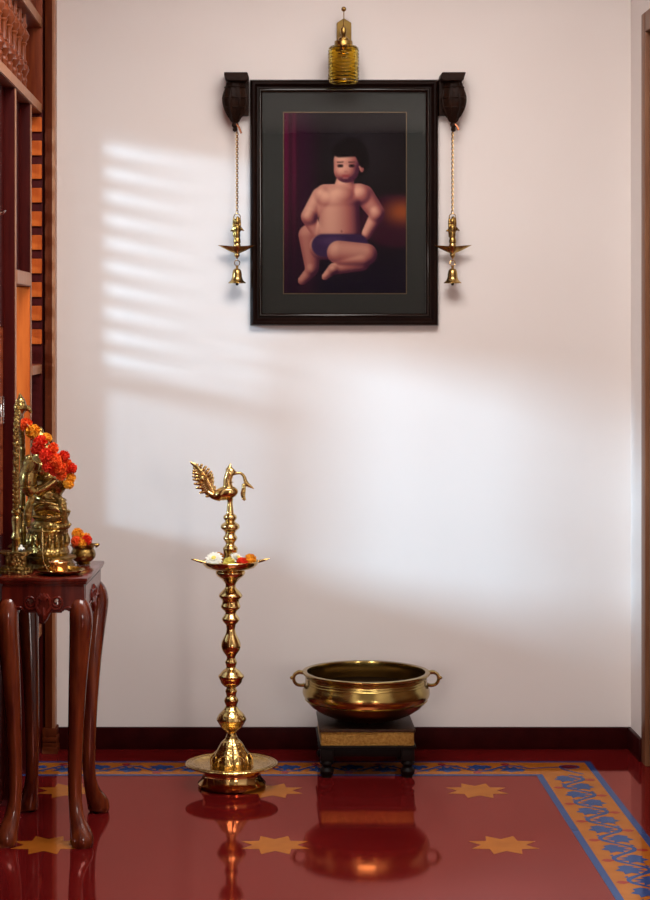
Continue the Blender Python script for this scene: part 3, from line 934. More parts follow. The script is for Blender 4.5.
    for sg in (-1, 1):
        tube(bm, [(cx + sg * 25 * k, cy, zz(562.6)), (cx + sg * 31 * k, cy, zz(561)), (cx + sg * 36 * k, cy, zz(559.6)), (cx + sg * 39.5 * k, cy, zz(558.8))], [.0045, .0040, .0030, .0008], 10, smooth=4, flat=1.0, up=(0, 0, 1))
    obj('wick_dish', bm, 'brass', R)
    # the peacock finial
    P = lambda px, py, dy=0: (cx + (px - 230.8) * k, cy + dy * k, zz(py))
    bm = bm_new()
    rot = Matrix.Rotation(math.radians(-10), 3, 'Y')
    ball(bm, P(226.8, 493.0), (12.4 * k, 7.2 * k, 7.2 * k), 24, 14, rot=rot)
    ball(bm, P(232.5, 492.2), (5.6 * k, 5.4 * k, 5.8 * k), 20, 12)
    tube(bm, [P(221, 496), P(214, 495.5), P(208, 491)], [5.5 * k, 3.8 * k, 1.8 * k], 12, smooth=4)
    tube(bm, [P(230.5, 493), P(228.6, 485), P(229, 478), P(231.2, 472.5)], [6.4 * k, 4.8 * k, 4.4 * k, 4.6 * k], 14, smooth=4)
    ball(bm, P(231.8, 472), (4.9 * k, 3.9 * k, 4.4 * k))
    tube(bm, [P(232, 473), P(237, 473.2), P(240, 473.6)], [3.4 * k, 1.8 * k, 1.1 * k], 10, smooth=3)
    for dy in (-5.6, 5.6):
        ball(bm, P(226.5, 492.5, dy), (9 * k, 2.2 * k, 4.6 * k), 16, 8, rot=rot)
    tube(bm, [P(229.8, 471), P(231, 467), P(231.7, 463.2)], [4 * k, 2.3 * k, .4 * k], 10, smooth=3)
    bird = blend('peacock', bm, 'brass', R, .0016, 3)
    bm = bm_new()
    for dy in (-2.9, 2.9):
        ball(bm, P(232.8, 471.5, dy), .9 * k, 10, 6)
    for j, (a, b) in enumerate(((478.2, 4.3), (482.6, 4.6))):
        tube(bm, ring_pts(P(229.6, a), b * k, (1, 0, .1), (0, 1, 0), 24), .0011, 5, closed=True)
    obj('necklace', bm, 'brass_emb', bird)
    # trailing sprig held in the beak
    bm = bm_new()
    tube(bm, [P(236, 473.3), P(241.5, 473.3), P(245, 476.5), P(246.3, 481), P(248, 484.5)], [.0042, .0040, .0046, .0056, .0068], 10, smooth=5)
    tube(bm, [P(247, 484), P(250.5, 486), P(255, 489)], [.0064, .0050, .0008], 8, smooth=4)
    tube(bm, [P(246.2, 484), P(244, 490), P(243.5, 495), P(245.8, 500.5)], [.0054, .0050, .0060, .0040], 8, smooth=4)
    for t in range(7):
        ball(bm, P(244.6 + .3 * math.sin(t), 485.5 + 2.1 * t, 0), .0060, 8, 6)
    obj('sprig', bm, 'brass_emb', bird)
    # raised tail
    spine = smooth_path([(217, 496.5, 0), (210.5, 490.5, 0), (206.5, 484, 0), (203.5, 477, 0), (200, 470, 0), (195.5, 465, 0)], 4)

    def wid(t):
        return 1.6 + 9.8 * math.sin(min(1, t * 1.08) ** .8 * PI) ** .8
    n = len(spine)
    bm = bm_new()
    for q in range(n - 1):
        c = spine[q]; t = q / (n - 1)
        d = (spine[min(q + 1, n - 1)] - spine[max(q - 1, 0)]).normalized(); nr = Vector((-d.y, d.x, 0))
        ball(bm, P(c.x, c.y), (wid(t) * .62 * k, .0034, 2.6 * k), 14, 8, rot=Matrix.Rotation(math.atan2(nr.y, nr.x), 3, 'Y'))
        if q % 2: continue
        for f in (-1, 1):
            w_ = wid(t) * (1 if f > 0 else .92)
            dirv = (nr * f + d * .55).normalized()
            m_ = c + dirv * (w_ * .62)
            ball(bm, P(m_.x, m_.y), (w_ * .50 * k, .0030, 1.75 * k), 14, 8, rot=Matrix.Rotation(math.atan2(dirv.y, dirv.x), 3, 'Y'))
            e_ = c + dirv * (w_ * 1.02)
            ball(bm, P(e_.x, e_.y), (1.5 * k, .0028, 1.3 * k), 10, 6)
    tube(bm, [P(200, 470), P(196, 465), P(191.5, 462.0)], [.0075, .0060, .0025], 10, smooth=4, flat=.5, up=(0, 0, 1))
    for sg in (-1, 1):
        tube(bm, [P(p.x, p.y, sg * 1.0) for p in spine], [.0030 - .0018 * q / (n - 1) for q in range(n)], 6)
        ball(bm, P(203.0, 478.5, sg * 1.0), (2.6 * k, .0034, 2.8 * k), 16, 8)
        tube(bm, ring_pts(P(203.0, 478.5, sg * 1.3), 4.4 * k, (1, 0, 0), (0, 0, 1), 22), .0016, 6, closed=True)
    obj('tail', bm, 'brass', bird)
    # flowers lying in the dish
    zf = zz(564.5)
    cx -= .0042

    def daisy(px, dy, rpx, label, tilt):
        o = bpy.data.objects.new('white_chrysanthemum', daisy_mesh(rpx * k, int(px)))
        COL.objects.link(o)
        o.location = (cx + (px - 230.8) * k, cy + dy, zf + .0055 + .40 * rpx * k)
        o.rotation_euler = tilt
        tag(o, label, 'flower', 'flowers in the lamp dish')
    daisy(214.6, -.024, 9.8, 'white chrysanthemum at the left end of the brass lamp dish', (.75, -.15, 0))
    daisy(237.6, -.022, 9.8, 'white chrysanthemum in the lamp dish right of the brass stem', (.7, .1, 1))
    for px, dy, r, kd, lb, up in ((229.6, -.046, 5.6, 'petal_lemon', 'small lemon yellow flower at the front middle of the lamp dish', 2.5),
                                  (242.4, -.044, 5.6, 'petal_red', 'red flower at the front right of the lamp dish', 2),
                                  (250.2, -.016, 6.6, 'petal_yellow', 'golden marigold at the right end of the lamp dish', 3.5),
                                  (219.5, .030, 5.0, 'petal_yellow', 'golden marigold behind the left white chrysanthemum in the lamp dish', 5)):
        o = flower('marigold_flower', kd, (cx + (px - 230.8) * k, cy + dy, zf + up * k + .004), r * k)
        tag(o, lb, 'flower', 'flowers in the lamp dish')


oil_lamp()


# ------------------------------------------------------------------ stool and bowl
def stool():
    x0, x1, y0, y1 = .2025, .4790, -.400, -.125
    R = thing('low_stool', 'low square dark wood stool with embossed brass band under the brass bowl', 'stool', ((x0 + x1) / 2, (y0 + y1) / 2, 0))
    bm = bm_new(); box(bm, x0, x1, y0, y1, .132, .142, .003)
    obj('top', bm, 'stool_top', R)
    for (a, b, c, d) in ((x0 + .006, x1 - .006, y0 + .004, y0 + .012), (x0 + .006, x1 - .006, y1 - .012, y1 - .004), (x0 + .004, x0 + .012, y0 + .012, y1 - .012), (x1 - .012, x1 - .004, y0 + .012, y1 - .012)):
        bm = bm_new(); box(bm, a, b, c, d, .093, .132, .001)
        for z in (.097, .128):
            ln = [(a, c, z), (b, c, z)] if b - a > d - c else [(a if a < .3 else b, c, z), (a if a < .3 else b, d, z)]
            tube(bm, ln, .0012, 6)
        obj('brass_band', bm, 'band', R)
    bm = bm_new(); box(bm, x0 - .002, x1 + .002, y0 - .002, y1 + .002, .084, .0935, .003); obj('lower_lip', bm, 'ebony', R)
    bm = bm_new(); box(bm, x0 + .02, x1 - .02, y0 + .02, y1 - .02, .058, .0845, .002); obj('under_frame', bm, 'ebony', R)
    for lx in (x0 + .0215, x1 - .0215):
        for ly in (y0 + .0215, y1 - .0215):
            bm = bm_new()
            box(bm, lx - .0185, lx + .0185, ly - .0185, ly + .0185, .050, .0845, .002)
            lathe(bm, [(.013, .052), (.019, .046), (.020, .040), (.014, .034), (.012, .031), (.017, .027), (.021, .019), (.019, .010), (.013, .004), (.014, 0)], (lx, ly, 0), 24)
            obj('leg', bm, 'ebony', R)


stool()


def bowl():
    cx, cy = .3445, -.262
    z0 = .1425
    s = 1950 / 5.738
    R = thing('brass_bowl', 'wide round brass bowl with two loop handles resting on the low stool', 'bowl', (cx, cy, z0))
    prof = [(.050, .1425), (.075, .1450), (.105, .153), (.135, .1655), (.160, .182), (.1785, .2005), (.1805, .202), (.1785, .2035), (.1850, .2135), (.1872, .222), (.1865, .232), (.182, .242), (.1795, .2485), (.1785, .2515), (.1800, .253), (.1785, .2545), (.1780, .2595), (.1795, .261), (.1782, .2625), (.1782, .2675), (.1797, .269), (.1786, .2705), (.1805, .274), (.1870, .2775), (.1890, .2808), (.1880, .2838), (.1835, .2852), (.1740, .2840), (.1730, .279), (.174, .262), (.176, .250), (.179, .236), (.180, .222), (.172, .204), (.152, .184), (.110, .163), (.06, .1535), (.0005, .152)]
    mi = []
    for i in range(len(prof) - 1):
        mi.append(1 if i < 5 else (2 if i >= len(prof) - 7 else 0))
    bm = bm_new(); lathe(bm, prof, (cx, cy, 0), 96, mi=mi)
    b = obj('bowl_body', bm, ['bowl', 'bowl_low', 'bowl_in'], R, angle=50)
    for sg in (-1, 1):
        bm = bm_new()
        pts = [(.184, .2790), (.196, .2808), (.2065, .2775), (.2125, .269), (.2125, .257), (.2065, .2475), (.197, .2435), (.187, .2430), (.180, .2450)]
        tube(bm, [(cx + sg * a, cy, z) for a, z in pts], [.005, .0052, .0054, .0052, .005, .0048, .0050, .0052, .006], 10, smooth=4, flat=2.0, up=(0, 0, 1))
        tube(bm, [(cx + sg * .182, cy, .2820), (cx + sg * .198, cy, .2838), (cx + sg * .209, cy, .279)], [.0035, .004, .0015], 8, smooth=4, flat=3.0, up=(0, 0, 1))
        ball(bm, (cx + sg * .2180, cy, .265), (.0065, .006, .0052), 12, 8)
        obj('handle', bm, 'bowl', R)
    bm = bm_new(); tube(bm, [(cx - .002, cy - .092, .148), (cx - .002, cy - .101, .152), (cx - .002, cy - .105, .150)], .003, 8); obj('drip_nib', bm, 'brass_old', R)


bowl()


# ------------------------------------------------------------------ carved table
TZ = .672


def table():
    rz = math.radians(-2.4)
    loc = Vector((-.5060, -.958, 0))
    R = thing('side_table', 'polished rosewood side table with carved apron and curved legs at the left', 'table', loc, rz=rz, world=False)
    wx, wy = .1115, .182
    bm = bm_new()
    box(bm, -wx, wx, -wy, wy, TZ - .010, TZ, .003)
    box(bm, -wx - .001 + .004, wx - .003, -wy + .003, wy - .003, TZ - .016, TZ - .009, .002)
    box(bm, -wx + .009, wx - .009, -wy + .009, wy - .009, TZ - .024, TZ - .015, .003)
    obj('tabletop', bm, 'table_wood', R)

    # carved aprons cut from a mask, with scrolls in relief
    def apron(half, place):
        bm = bm_new()
        st = .0022
        z1 = TZ - .022
        nx, nz = int(2 * half / st), int(.095 / st)
        SP = .033

        def solid(u, z):
            d = z1 - z
            a = abs(u)
            low = .058
            if a < .017: low = .066 + .026 * (1 - (a / .017) ** 1.5)
            elif a < .046: low = .066
            elif a > half - .050: low = .058 + .010 * min(1, (a - half + .050) / .03)
            if d > low: return False
            for sg in (-1, 1):
                du, dz = (u - sg * (SP + .001)) / .0075, (d - .040) / .0095
                if du * du + dz * dz < 1 and not (du * sg < -.35 and dz > .1): return False
            return True
        cell = {}
        V = {}

        def vert(i, j, side):
            if (i, j, side) not in V:
                V[(i, j, side)] = bm.verts.new(place(-half + i * st, z1 - j * st, side))
            return V[(i, j, side)]
        for i in range(nx):
            for j in range(nz):
                cell[(i, j)] = solid(-half + (i + .5) * st, z1 - (j + .5) * st)
        for (i, j), on in cell.items():
            if not on: continue
            for sd in (0, 1):
                bm.faces.new([vert(i, j, sd), vert(i + 1, j, sd), vert(i + 1, j + 1, sd), vert(i, j + 1, sd)])
            for (a, b, p, q) in ((-1, 0, (i, j), (i, j + 1)), (1, 0, (i + 1, j), (i + 1, j + 1)), (0, -1, (i, j), (i + 1, j)), (0, 1, (i, j + 1), (i + 1, j + 1))):
                if not cell.get((i + a, j + b), False):
                    bm.faces.new([vert(*p, 0), vert(*q, 0), vert(*q, 1), vert(*p, 1)])
        for sg in (-1, 1):
            pts = []
            for q in range(30):
                a = q / 29 * 3.4 * PI
                r = .0185 - .0125 * q / 29
                pts.append(place(sg * (SP + r * math.cos(a + 2.6)), z1 - .040 + r * 1.05 * math.sin(a + 2.6), 2))
            tube(bm, pts, [.0042 - .0018 * q / 29 for q in range(30)], 6)
            tube(bm, [place(sg * .003, z1 - .078, 2), place(sg * .010, z1 - .066, 2), place(sg * .018, z1 - .050, 2), place(sg * .014, z1 - .030, 2), place(sg * .006, z1 - .018, 2)], [.003, .005, .0045, .004, .002], 6, smooth=4)
            tube(bm, [place(sg * .048, z1 - .060, 2), place(sg * .062, z1 - .052, 2), place(sg * (half - .012), z1 - .062, 2)], [.003, .0025, .002], 6, smooth=4)
        for q in range(5):
            a = (q - 2) * .5
            tube(bm, [place(.003 * math.sin(a), z1 - .036, 2), place(.010 * math.sin(a), z1 - .036 + .014 * math.cos(a), 2), place(.016 * math.sin(a), z1 - .036 + .020 * math.cos(a), 2)], [.0035, .0045, .0015], 6, smooth=3)
        tube(bm, [place(0, z1 - .052, 2), place(0, z1 - .070, 2), place(0, z1 - .088, 2)], [.003, .008, .0025], 8, smooth=3)
        obj('apron', bm, 'table_wood', R, angle=30)
    hx, hy = wx - .0075, wy - .0235
    th = .016
    yf, xf = -wy + .0075, wx - .0075
    apron(hx, lambda u, z, sd: (u, (yf + th, yf, yf - .001)[sd], z))
    apron(hx, lambda u, z, sd: (u, (-yf - th, -yf, -yf + .001)[sd], z))
    apron(hy, lambda u, z, sd: ((xf - th, xf, xf + .001)[sd], u, z))
    apron(hy, lambda u, z, sd: ((-xf + th, -xf, -xf - .001)[sd], u, z))
    # cabriole legs
    for sx in (-1, 1):
        for sy in (-1, 1):
            bm = bm_new()
            px, py = wx - .0285, wy - .0285
            O = Vector((sx, sy * 1.0, 0))
            pts, rad = [], []
            for z, out, r in ((.618, -.006, .010), (.612, .000, .0185), (.602, .005, .0245), (.588, .0085, .0280), (.57, .0105, .0295), (.54, .0095, .0285), (.48, .005, .0255), (.40, .000, .0225), (.30, -.0045, .0200), (.20, -.0075, .0180), (.13, -.0075, .0172), (.085, -.004, .0180), (.055, .002, .0215), (.034, .0085, .0270), (.018, .0125, .0300), (.006, .0125, .0285), (0, .0120, .0250)):
                pts.append((sx * (px + out), sy * (py + out * (1.0 if sy < 0 else 2.2)), z)); rad.append(r)
            tube(bm, pts, rad, 20, smooth=3, up=(1, 0, 0))
            l = obj('leg', bm, 'leg_wood', R)
            e, g = .0235, wx - .0235
            bm = bm_new(); ya_, yb_ = sorted((sy * (wy - .0235 - .018), sy * (wy - .0235 - .0005))); xa_, xb_ = sorted((sx * (g - .018), sx * (wx - .0235 - .0005)))
            box(bm, xa_, xb_, ya_, yb_, .585, TZ - .022, .002)
            obj('leg_block', bm, 'table_wood', l)


table()


# ------------------------------------------------------------------ the seated brass statue
def statue():
    Zc = 5.045
    c = at(47, 326, Zc)
    cx, cy = c.x, c.y
    s = FPX / Zc
    zz = lambda py: 1.3 - (py - 326) / s
    X = lambda px: (px - 249) / s
    R = thing('brass_statue', 'seated brass figurine under a tall flame arch on the carved side table', 'statue', (cx, cy, TZ))
    # round tiered base with lotus seat
    bm = bm_new()
    k = 1 / s
    z0 = TZ + .0005
    lathe(bm, [(23 * k, z0), (24 * k, z0 + .006), (23 * k, z0 + .012), (21.5 * k, z0 + .016), (21.5 * k, z0 + .024), (25 * k, z0 + .028), (25 * k, z0 + .033), (21 * k, z0 + .036)], (X(51), cy, 0), 56)
    obj('round_base', bm, 'brass_carved', R)
    bm = bm_new()
    lathe(bm, [(20 * k, zz(555.5)), (21.5 * k, zz(552)), (20.5 * k, zz(549)), (18.5 * k, zz(546)), (18 * k, zz(538)), (19 * k, zz(532)), (20.5 * k, zz(529.5)), (19 * k, zz(527.5))], (X(48), cy, 0), 56, lobes=18, amp=.05, lobe_range=(zz(546), zz(531)))
    for q in range(18):
        a = 2 * PI * q / 18
        o = Vector((X(48), cy, 0)); d = Vector((math.cos(a), math.sin(a), 0))
        tube(bm, [o + d * 18.6 * k + Vector((0, 0, zz(546))), o + d * 20.2 * k + Vector((0, 0, zz(540))), o + d * 20 * k + Vector((0, 0, zz(533)))], [.004, .006, .001], 8, smooth=3)
    obj('lotus_seat', bm, 'brass_carved', R)
    bm = bm_new()
    lathe(bm, [(18.5 * k, zz(528)), (19.8 * k, zz(526)), (19 * k, zz(523)), (17.5 * k, zz(520.5))], (X(51), cy, 0), 48)
    for q in range(26):
        a = 2 * PI * q / 26
        ball(bm, (X(51) + 19.4 * k * math.cos(a), cy + 19.4 * k * math.sin(a), zz(524.5)), .0032, 8, 6)
    obj('beaded_ring', bm, 'brass_carved', R)
    # the seated body, facing right, as one piece
    bm = bm_new()
    P = lambda px, py, dy=0: (X(px), cy + dy, zz(py))
    ball(bm, P(48.5, 511), (18 * k, .048, 14 * k), 20, 12)                     # lap
    ball(bm, P(47, 498), (15.5 * k, .040, 14 * k), 20, 12)
    ball(bm, P(52, 484), (15 * k, .038, 13.5 * k), 20, 12)                   # belly
    ball(bm, P(42, 468), (11.5 * k, .038, 15 * k), 20, 12)                   # chest and back
    for dy in (-.040, .040):
        tube(bm, [P(37, 508, dy * .8), P(52, 505, dy), P(63, 510, dy * .95)], [.018, .019, .017], 12, smooth=4)     # thighs
        tube(bm, [P(64, 510, dy * .90), P(60, 518, dy * .9), P(45, 520, dy * .7)], [.017, .014, .012], 12, smooth=4)     # shins
    tube(bm, [P(36, 461, -.040), P(30.5, 474, -.050), P(31, 486, -.050), P(37, 491, -.050)], [.021, .024, .021, .016], 12, smooth=4)   # near arm
    tube(bm, [P(37, 491, -.048), P(47, 486, -.046), P(58, 478, -.042)], [.015, .014, .012], 10, smooth=4)
    tube(bm, [P(38, 461, .040), P(38, 478, .052), P(46, 490, .054), P(58, 488, .048)], [.020, .020, .016, .012], 12, smooth=4)
    tube(bm, [P(38, 462), P(39.5, 456), P(41, 452)], [.020, .017, .018], 12, smooth=3)                                # neck
    ball(bm, P(43, 450), (9 * k, .022, 9.5 * k), 20, 12)                     # head
    ball(bm, P(51.5, 451), (2.6 * k, .006, 2.4 * k), 10, 8)
    ball(bm, P(49, 457), (4 * k, .013, 3 * k), 10, 8)
    for dy in (-.023, .023):
        ball(bm, P(41, 452, dy), (2.6 * k, .005, 4.2 * k), 10, 8)
    body = blend('figure', bm, 'brass_statue', R, .0028, 5)
    # ornaments: crown, shoulder and arm bands, waist belt and hanging sash
    bm = bm_new()
    lathe(bm, [(8.8 * k, zz(446)), (9.2 * k, zz(444)), (7.6 * k, zz(441)), (8 * k, zz(439.5)), (6 * k, zz(436)), (4 * k, zz(433)), (2.6 * k, zz(431)), (3 * k, zz(430)), (1 * k, zz(427))], (X(40.5), cy, 0), 28, lobes=10, amp=.06)
    obj('crown', bm, 'brass_carved', body)
    bm = bm_new()
    ball(bm, P(30, 462, -.044), (5.2 * k, .014, 4.6 * k), 14, 8); ball(bm, P(30.5, 457, -.040), (3.8 * k, .011, 3.6 * k), 14, 8)
    obj('shoulder_ornament', bm, 'brass_statue', body)
    for (px, py, dy, r) in ((33, 470, -.046, .0245), (31, 485, -.050, .0235)):
        bm = bm_new(); tube(bm, ring_pts(P(px, py, dy), r, (1, .1, .05), (0, 1, 0), 28), .0028, 6, closed=True)
        obj('arm_band', bm, 'brass_statue', body)
    bm = bm_new()
    tube(bm, [P(47 + 18.2 * math.cos(2 * PI * q / 36), 499 + 1.4 * math.cos(2 * PI * q / 36), .049 * math.sin(2 * PI * q / 36)) for q in range(36)], .0036, 8, closed=True)
    tube(bm, [P(56, 493, -.050), P(62, 498, -.053), P(65, 508, -.052), P(67, 522, -.046)], [.007, .010, .011, .007], 10, smooth=4, flat=.7)
    tube(bm, [P(36, 494, -.052), P(32, 503, -.054), P(30, 514, -.054), P(30, 524, -.048)], [.007, .010, .011, .007], 10, smooth=4, flat=.7)
    tube(bm, [P(35, 503, -.058), P(47, 500, -.066), P(60, 503, -.060)], [.003, .0035, .003], 8, smooth=4)
    tube(bm, [P(35, 514, -.058), P(48, 515, -.066), P(62, 514, -.060)], [.003, .0035, .003], 8, smooth=4)
    obj('sash', bm, 'brass_carved', body)
    tube_b = bm_new()
    tube(tube_b, [P(60, 486, -.03), P(64, 482, -.032), P(67, 484, -.03), P(63, 489, -.026)], [.006, .008, .007, .004], 10, smooth=4)
    obj('hand_ornament', tube_b, 'brass_statue', body)
    # flame arch standing on two little square plinths, in the plane behind the figure's back
    xa = X(20.5)
    yn, yf = -1.045, -.905
    for y in (yn, yf):
        bm = bm_new()
        w = .0415 if y == yn else .036
        zt = TZ + .0005
        box(bm, xa - w, xa + w, y - .030, y + .030, zt, zt + .009, .002); box(bm, xa - w * .92, xa + w * .9, y - .027, y + .027, zt + .009, zt + .018, .004)
        box(bm, xa - w * .62, xa + w * .62, y - .021, y + .021, zt + .018, zt + .046, .002)
        box(bm, xa - w * .8, xa + w * .8, y - .025, y + .025, zt + .046, zt + .051, .002); box(bm, xa - w, xa + w, y - .029, y + .029, zt + .051, zt + .056, .002)
        obj('plinth', bm, 'brass_carved', R)
    zp = TZ + .056
    ym = (yn + yf) / 2; hw = (yf - yn) / 2
    for y in (yn, yf):
        bm = bm_new()
        lathe(bm, [(.011, zp), (.011, zp + .03), (.014, zp + .034), (.009, zp + .05), (.012, zp + .075), (.0125, zp + .085), (.008, zp + .09), (.0125, zp + .097), (.0125, zp + .102), (.008, zp + .108), (.008, zp + .20)], (xa, y, 0), 18)
        obj('arch_pillar', bm, 'brass_statue', R)
    bm = bm_new()
    zs = zp + .195
    ztop = at(18, 405, 4.99 + 0).z
    arc = [(xa, ym + hw * math.cos(a) * (1 if a <= PI else 1), zs + (ztop - .02 - zs) * math.sin(a) ** .9 if math.sin(a) > 0 else zs) for a in [PI * q / 28 for q in range(29)]]
    tube(bm, arc, .0075, 10)
    fl = [(xa, yn, zp + .10 + .012 * q) for q in range(8)] + arc[::-1] + [(xa, yf, zp + .19 - .012 * q) for q in range(8)]
    for q, p in enumerate(fl):
        p = Vector(p)
        cen = Vector((xa, ym, zs)) if p.z > zs else Vector((xa, ym, p.z))
        d = (p - cen).normalized()
        ball(bm, p + d * .009, (.0065, .0075, .0075), 8, 6)
        tube(bm, [p + d * .008, p + d * .017 + Vector((-.003, 0, .004)), p + d * .023 + Vector((-.007, 0, .010))], [.006, .0045, .001], 7, smooth=2)
    lf = Vector((xa, ym, ztop - .024))
    tube(bm, [lf, lf + Vector((.002, 0, .016)), lf + Vector((.003, 0, .034)), lf + Vector((.000, 0, .054))], [.010, .0175, .011, .0006], 12, smooth=4, flat=1.6, up=(1, 0, 0))
    tube(bm, [lf + Vector((.010, 0, .012)), lf + Vector((.022, 0, .014)), lf + Vector((.030, 0, .002))], [.009, .007, .003], 10, smooth=4)
    obj('flame_arch', bm, 'brass_carved', R)
    # garland of marigolds
    G = thing('flower_garland', 'red and golden marigold garland draped diagonally over the brass statue', 'garland', at(48, 452, 4.96))
    F = [(25.4, 424.6, 7, 'petal_flame', 5.02), (33, 431.5, 7.4, 'petal_yellow', 4.985), (46.5, 437.7, 5.4, 'petal_yellow', 4.975), (40, 442.5, 7.6, 'petal_red', 4.96), (36.5, 449, 6, 'petal_red', 4.965), (46, 455.5, 7.6, 'petal_red', 4.955),
         (53, 448.5, 6, 'petal_flame', 4.965), (55, 460, 6.8, 'petal_flame', 4.955), (48.5, 466, 6.6, 'petal_red', 4.955), (60, 468, 6.6, 'petal_flame', 4.96), (64, 456, 6.2, 'petal_red', 4.975), (71, 468.5, 6.2, 'petal_red', 4.985),
         (66.5, 463, 5.6, 'petal_flame', 4.985), (61, 475, 5.6, 'petal_flame', 4.97), (71, 478, 5.2, 'petal_yellow', 4.985), (68.5, 484, 5.4, 'petal_yellow', 4.98), (54, 471, 5.4, 'petal_red', 4.965),
         (36, 438, 6, 'petal_flame', 5.10), (47, 449, 6.4, 'petal_red', 5.125), (57, 460, 6.4, 'petal_red', 5.125), (66, 472, 6.2, 'petal_flame', 5.10)]
    for px, py, r, kd, Z in F:
        flower('marigold', kd, at(px, py, Z), r * Z / FPX * .98, G)
    bm = bm_new(); tube(bm, [at(a, b, q + .004) for a, b, q in ((22, 419, 5.02), (33, 431, 4.99), (45, 447, 4.97), (56, 461, 4.965), (66, 473, 4.985), (70, 486, 4.99))], .0014, 6, smooth=4)
    obj('string', bm, 'thread', G)


statue()


def table_things():
    # plate, copper cup, spoon, flower pot, small white blossom
    p = at(61, 326, 4.936); px, py = p.x, p.y
    bm = bm_new()
    lathe(bm, [(.036, TZ + .0006), (.042, TZ + .0012), (.053, TZ + .006), (.0595, TZ + .0115), (.0605, TZ + .0125), (.0595, TZ + .0132), (.052, TZ + .0078), (.040, TZ + .0032), (.0005, TZ + .0030)], (px, py, 0), 56)
    o = recentre(obj('brass_plate', bm, 'brass'), (px, py, TZ)) if False else obj('brass_plate', bm, 'brass')
    recentre(o, (px, py, TZ)); tag(o, 'shallow round brass plate at the front of the carved side table', 'plate')
    c = at(58.5, 326, 4.930)
    z = TZ + .0034
    bm = bm_new()
    lathe(bm, [(.017, z), (.0215, z + .003), (.0235, z + .012), (.0225, z + .020), (.0245, z + .026), (.0262, z + .0285), (.0255, z + .0295), (.0225, z + .027), (.0208, z + .020), (.0215, z + .012), (.018, z + .005), (.0005, z + .004)], (c.x, c.y, 0), 40)
    o = recentre(obj('copper_cup', bm, 'copper'), (c.x, c.y, z)); tag(o, 'small bright copper cup standing in the shallow brass plate', 'cup')
    # spoon leaning on the statue
    a = at(46.5, 572.2, 4.905)
    bm = bm_new()
    tube(bm, [at(48.5, 571, 4.900), at(45.5, 566, 4.904), at(43.4, 560, 4.925), at(42.6, 545, 4.955), at(42.4, 528, 4.985)], [.0022, .0026, .0017, .0015, .0022], 8, smooth=5)
    sp = thing('ritual_spoon', 'thin brass spoon leaning upright between the plate and the statue', 'spoon', at(48.5, 572, 4.90))
    obj('spoon_handle', bm, 'brass', sp)
    bm = bm_new(); q = at(50.0, 572.2, 4.899)
    ball(bm, (q.x, q.y, q.z), (.0095, .006, .0042), 14, 8); obj('spoon_bowl', bm, 'brass', sp)
    # flower pot
    f = at(83.2, 326, 5.135); fx, fy = f.x, f.y
    zz = lambda v: TZ + v
    P = thing('flower_pot', 'small brass pot of marigold blossoms at the back corner of the side table', 'pot', (fx, fy, TZ))
    bm = bm_new()
    lathe(bm, [(.016, zz(.0006)), (.018, zz(.003)), (.015, zz(.006)), (.022, zz(.010)), (.0285, zz(.018)), (.030, zz(.026)), (.0275, zz(.034)), (.0245, zz(.039)), (.027, zz(.044)), (.0315, zz(.047)), (.0325, zz(.049)), (.0305, zz(.049)), (.0235, zz(.043)), (.0225, zz(.038)), (.026, zz(.028)), (.02, zz(.012)), (.0005, zz(.010))], (fx, fy, 0), 40)
    obj('pot_body', bm, 'brass_old', P)
    bm = bm_new(); tube(bm, [(fx + .028, fy, zz(.046)), (fx + .035, fy, zz(.0485)), (fx + .0385, fy, zz(.0505))], [.006, .004, .001], 8, smooth=3, up=(0, 0, 1)); obj('spout', bm, 'brass_old', P)
    P.scale = (1.12, 1.12, 1.08)
    for (a, b, Z, r, kd, lb) in ((78.0, 535.0, 5.135, 7, 'petal_yellow', 'golden marigold blossom at the top of the small brass pot'), (76.0, 541.5, 5.110, 5.6, 'petal_flame', 'orange marigold blossom at the left of the small brass pot'),
                                 (87.0, 540.0, 5.116, 5.2, 'petal_red', 'red marigold blossom at the right of the small brass pot'), (82, 543.5, 5.108, 4.6, 'petal_yellow', 'small golden blossom at the front rim of the small brass pot'), (86, 538, 5.160, 5.2, 'petal_yellow', 'golden marigold blossom at the back of the small brass pot')):
        tag(flower('marigold_blossom', kd, at(a, b, Z), r * Z / FPX), lb, 'flower', 'blossoms in the brass pot')
    # white blossom on the plinth
    q = at(21, 552, 4.948)
    bm = bm_new()
    zt = TZ + .0565
    for k in range(6):
        a = 2 * PI * k / 6
        tube(bm, [(q.x, q.y, zt + .003), (q.x + .006 * math.cos(a), q.y + .006 * math.sin(a), zt + .007), (q.x + .009 * math.cos(a), q.y + .009 * math.sin(a), zt + .0035)], [.002, .0032, .001], 7, smooth=3)
    tube(bm, [(q.x, q.y, zt + .002), (q.x, q.y, zt + .012), (q.x + .001, q.y, zt + .0165)], [.0035, .0042, .0015], 8, smooth=3)
    o = recentre(obj('jasmine_blossom', bm, 'petal_white'), (q.x, q.y, zt)); tag(o, 'tiny white blossom lying on the square brass plinth', 'flower')


table_things()


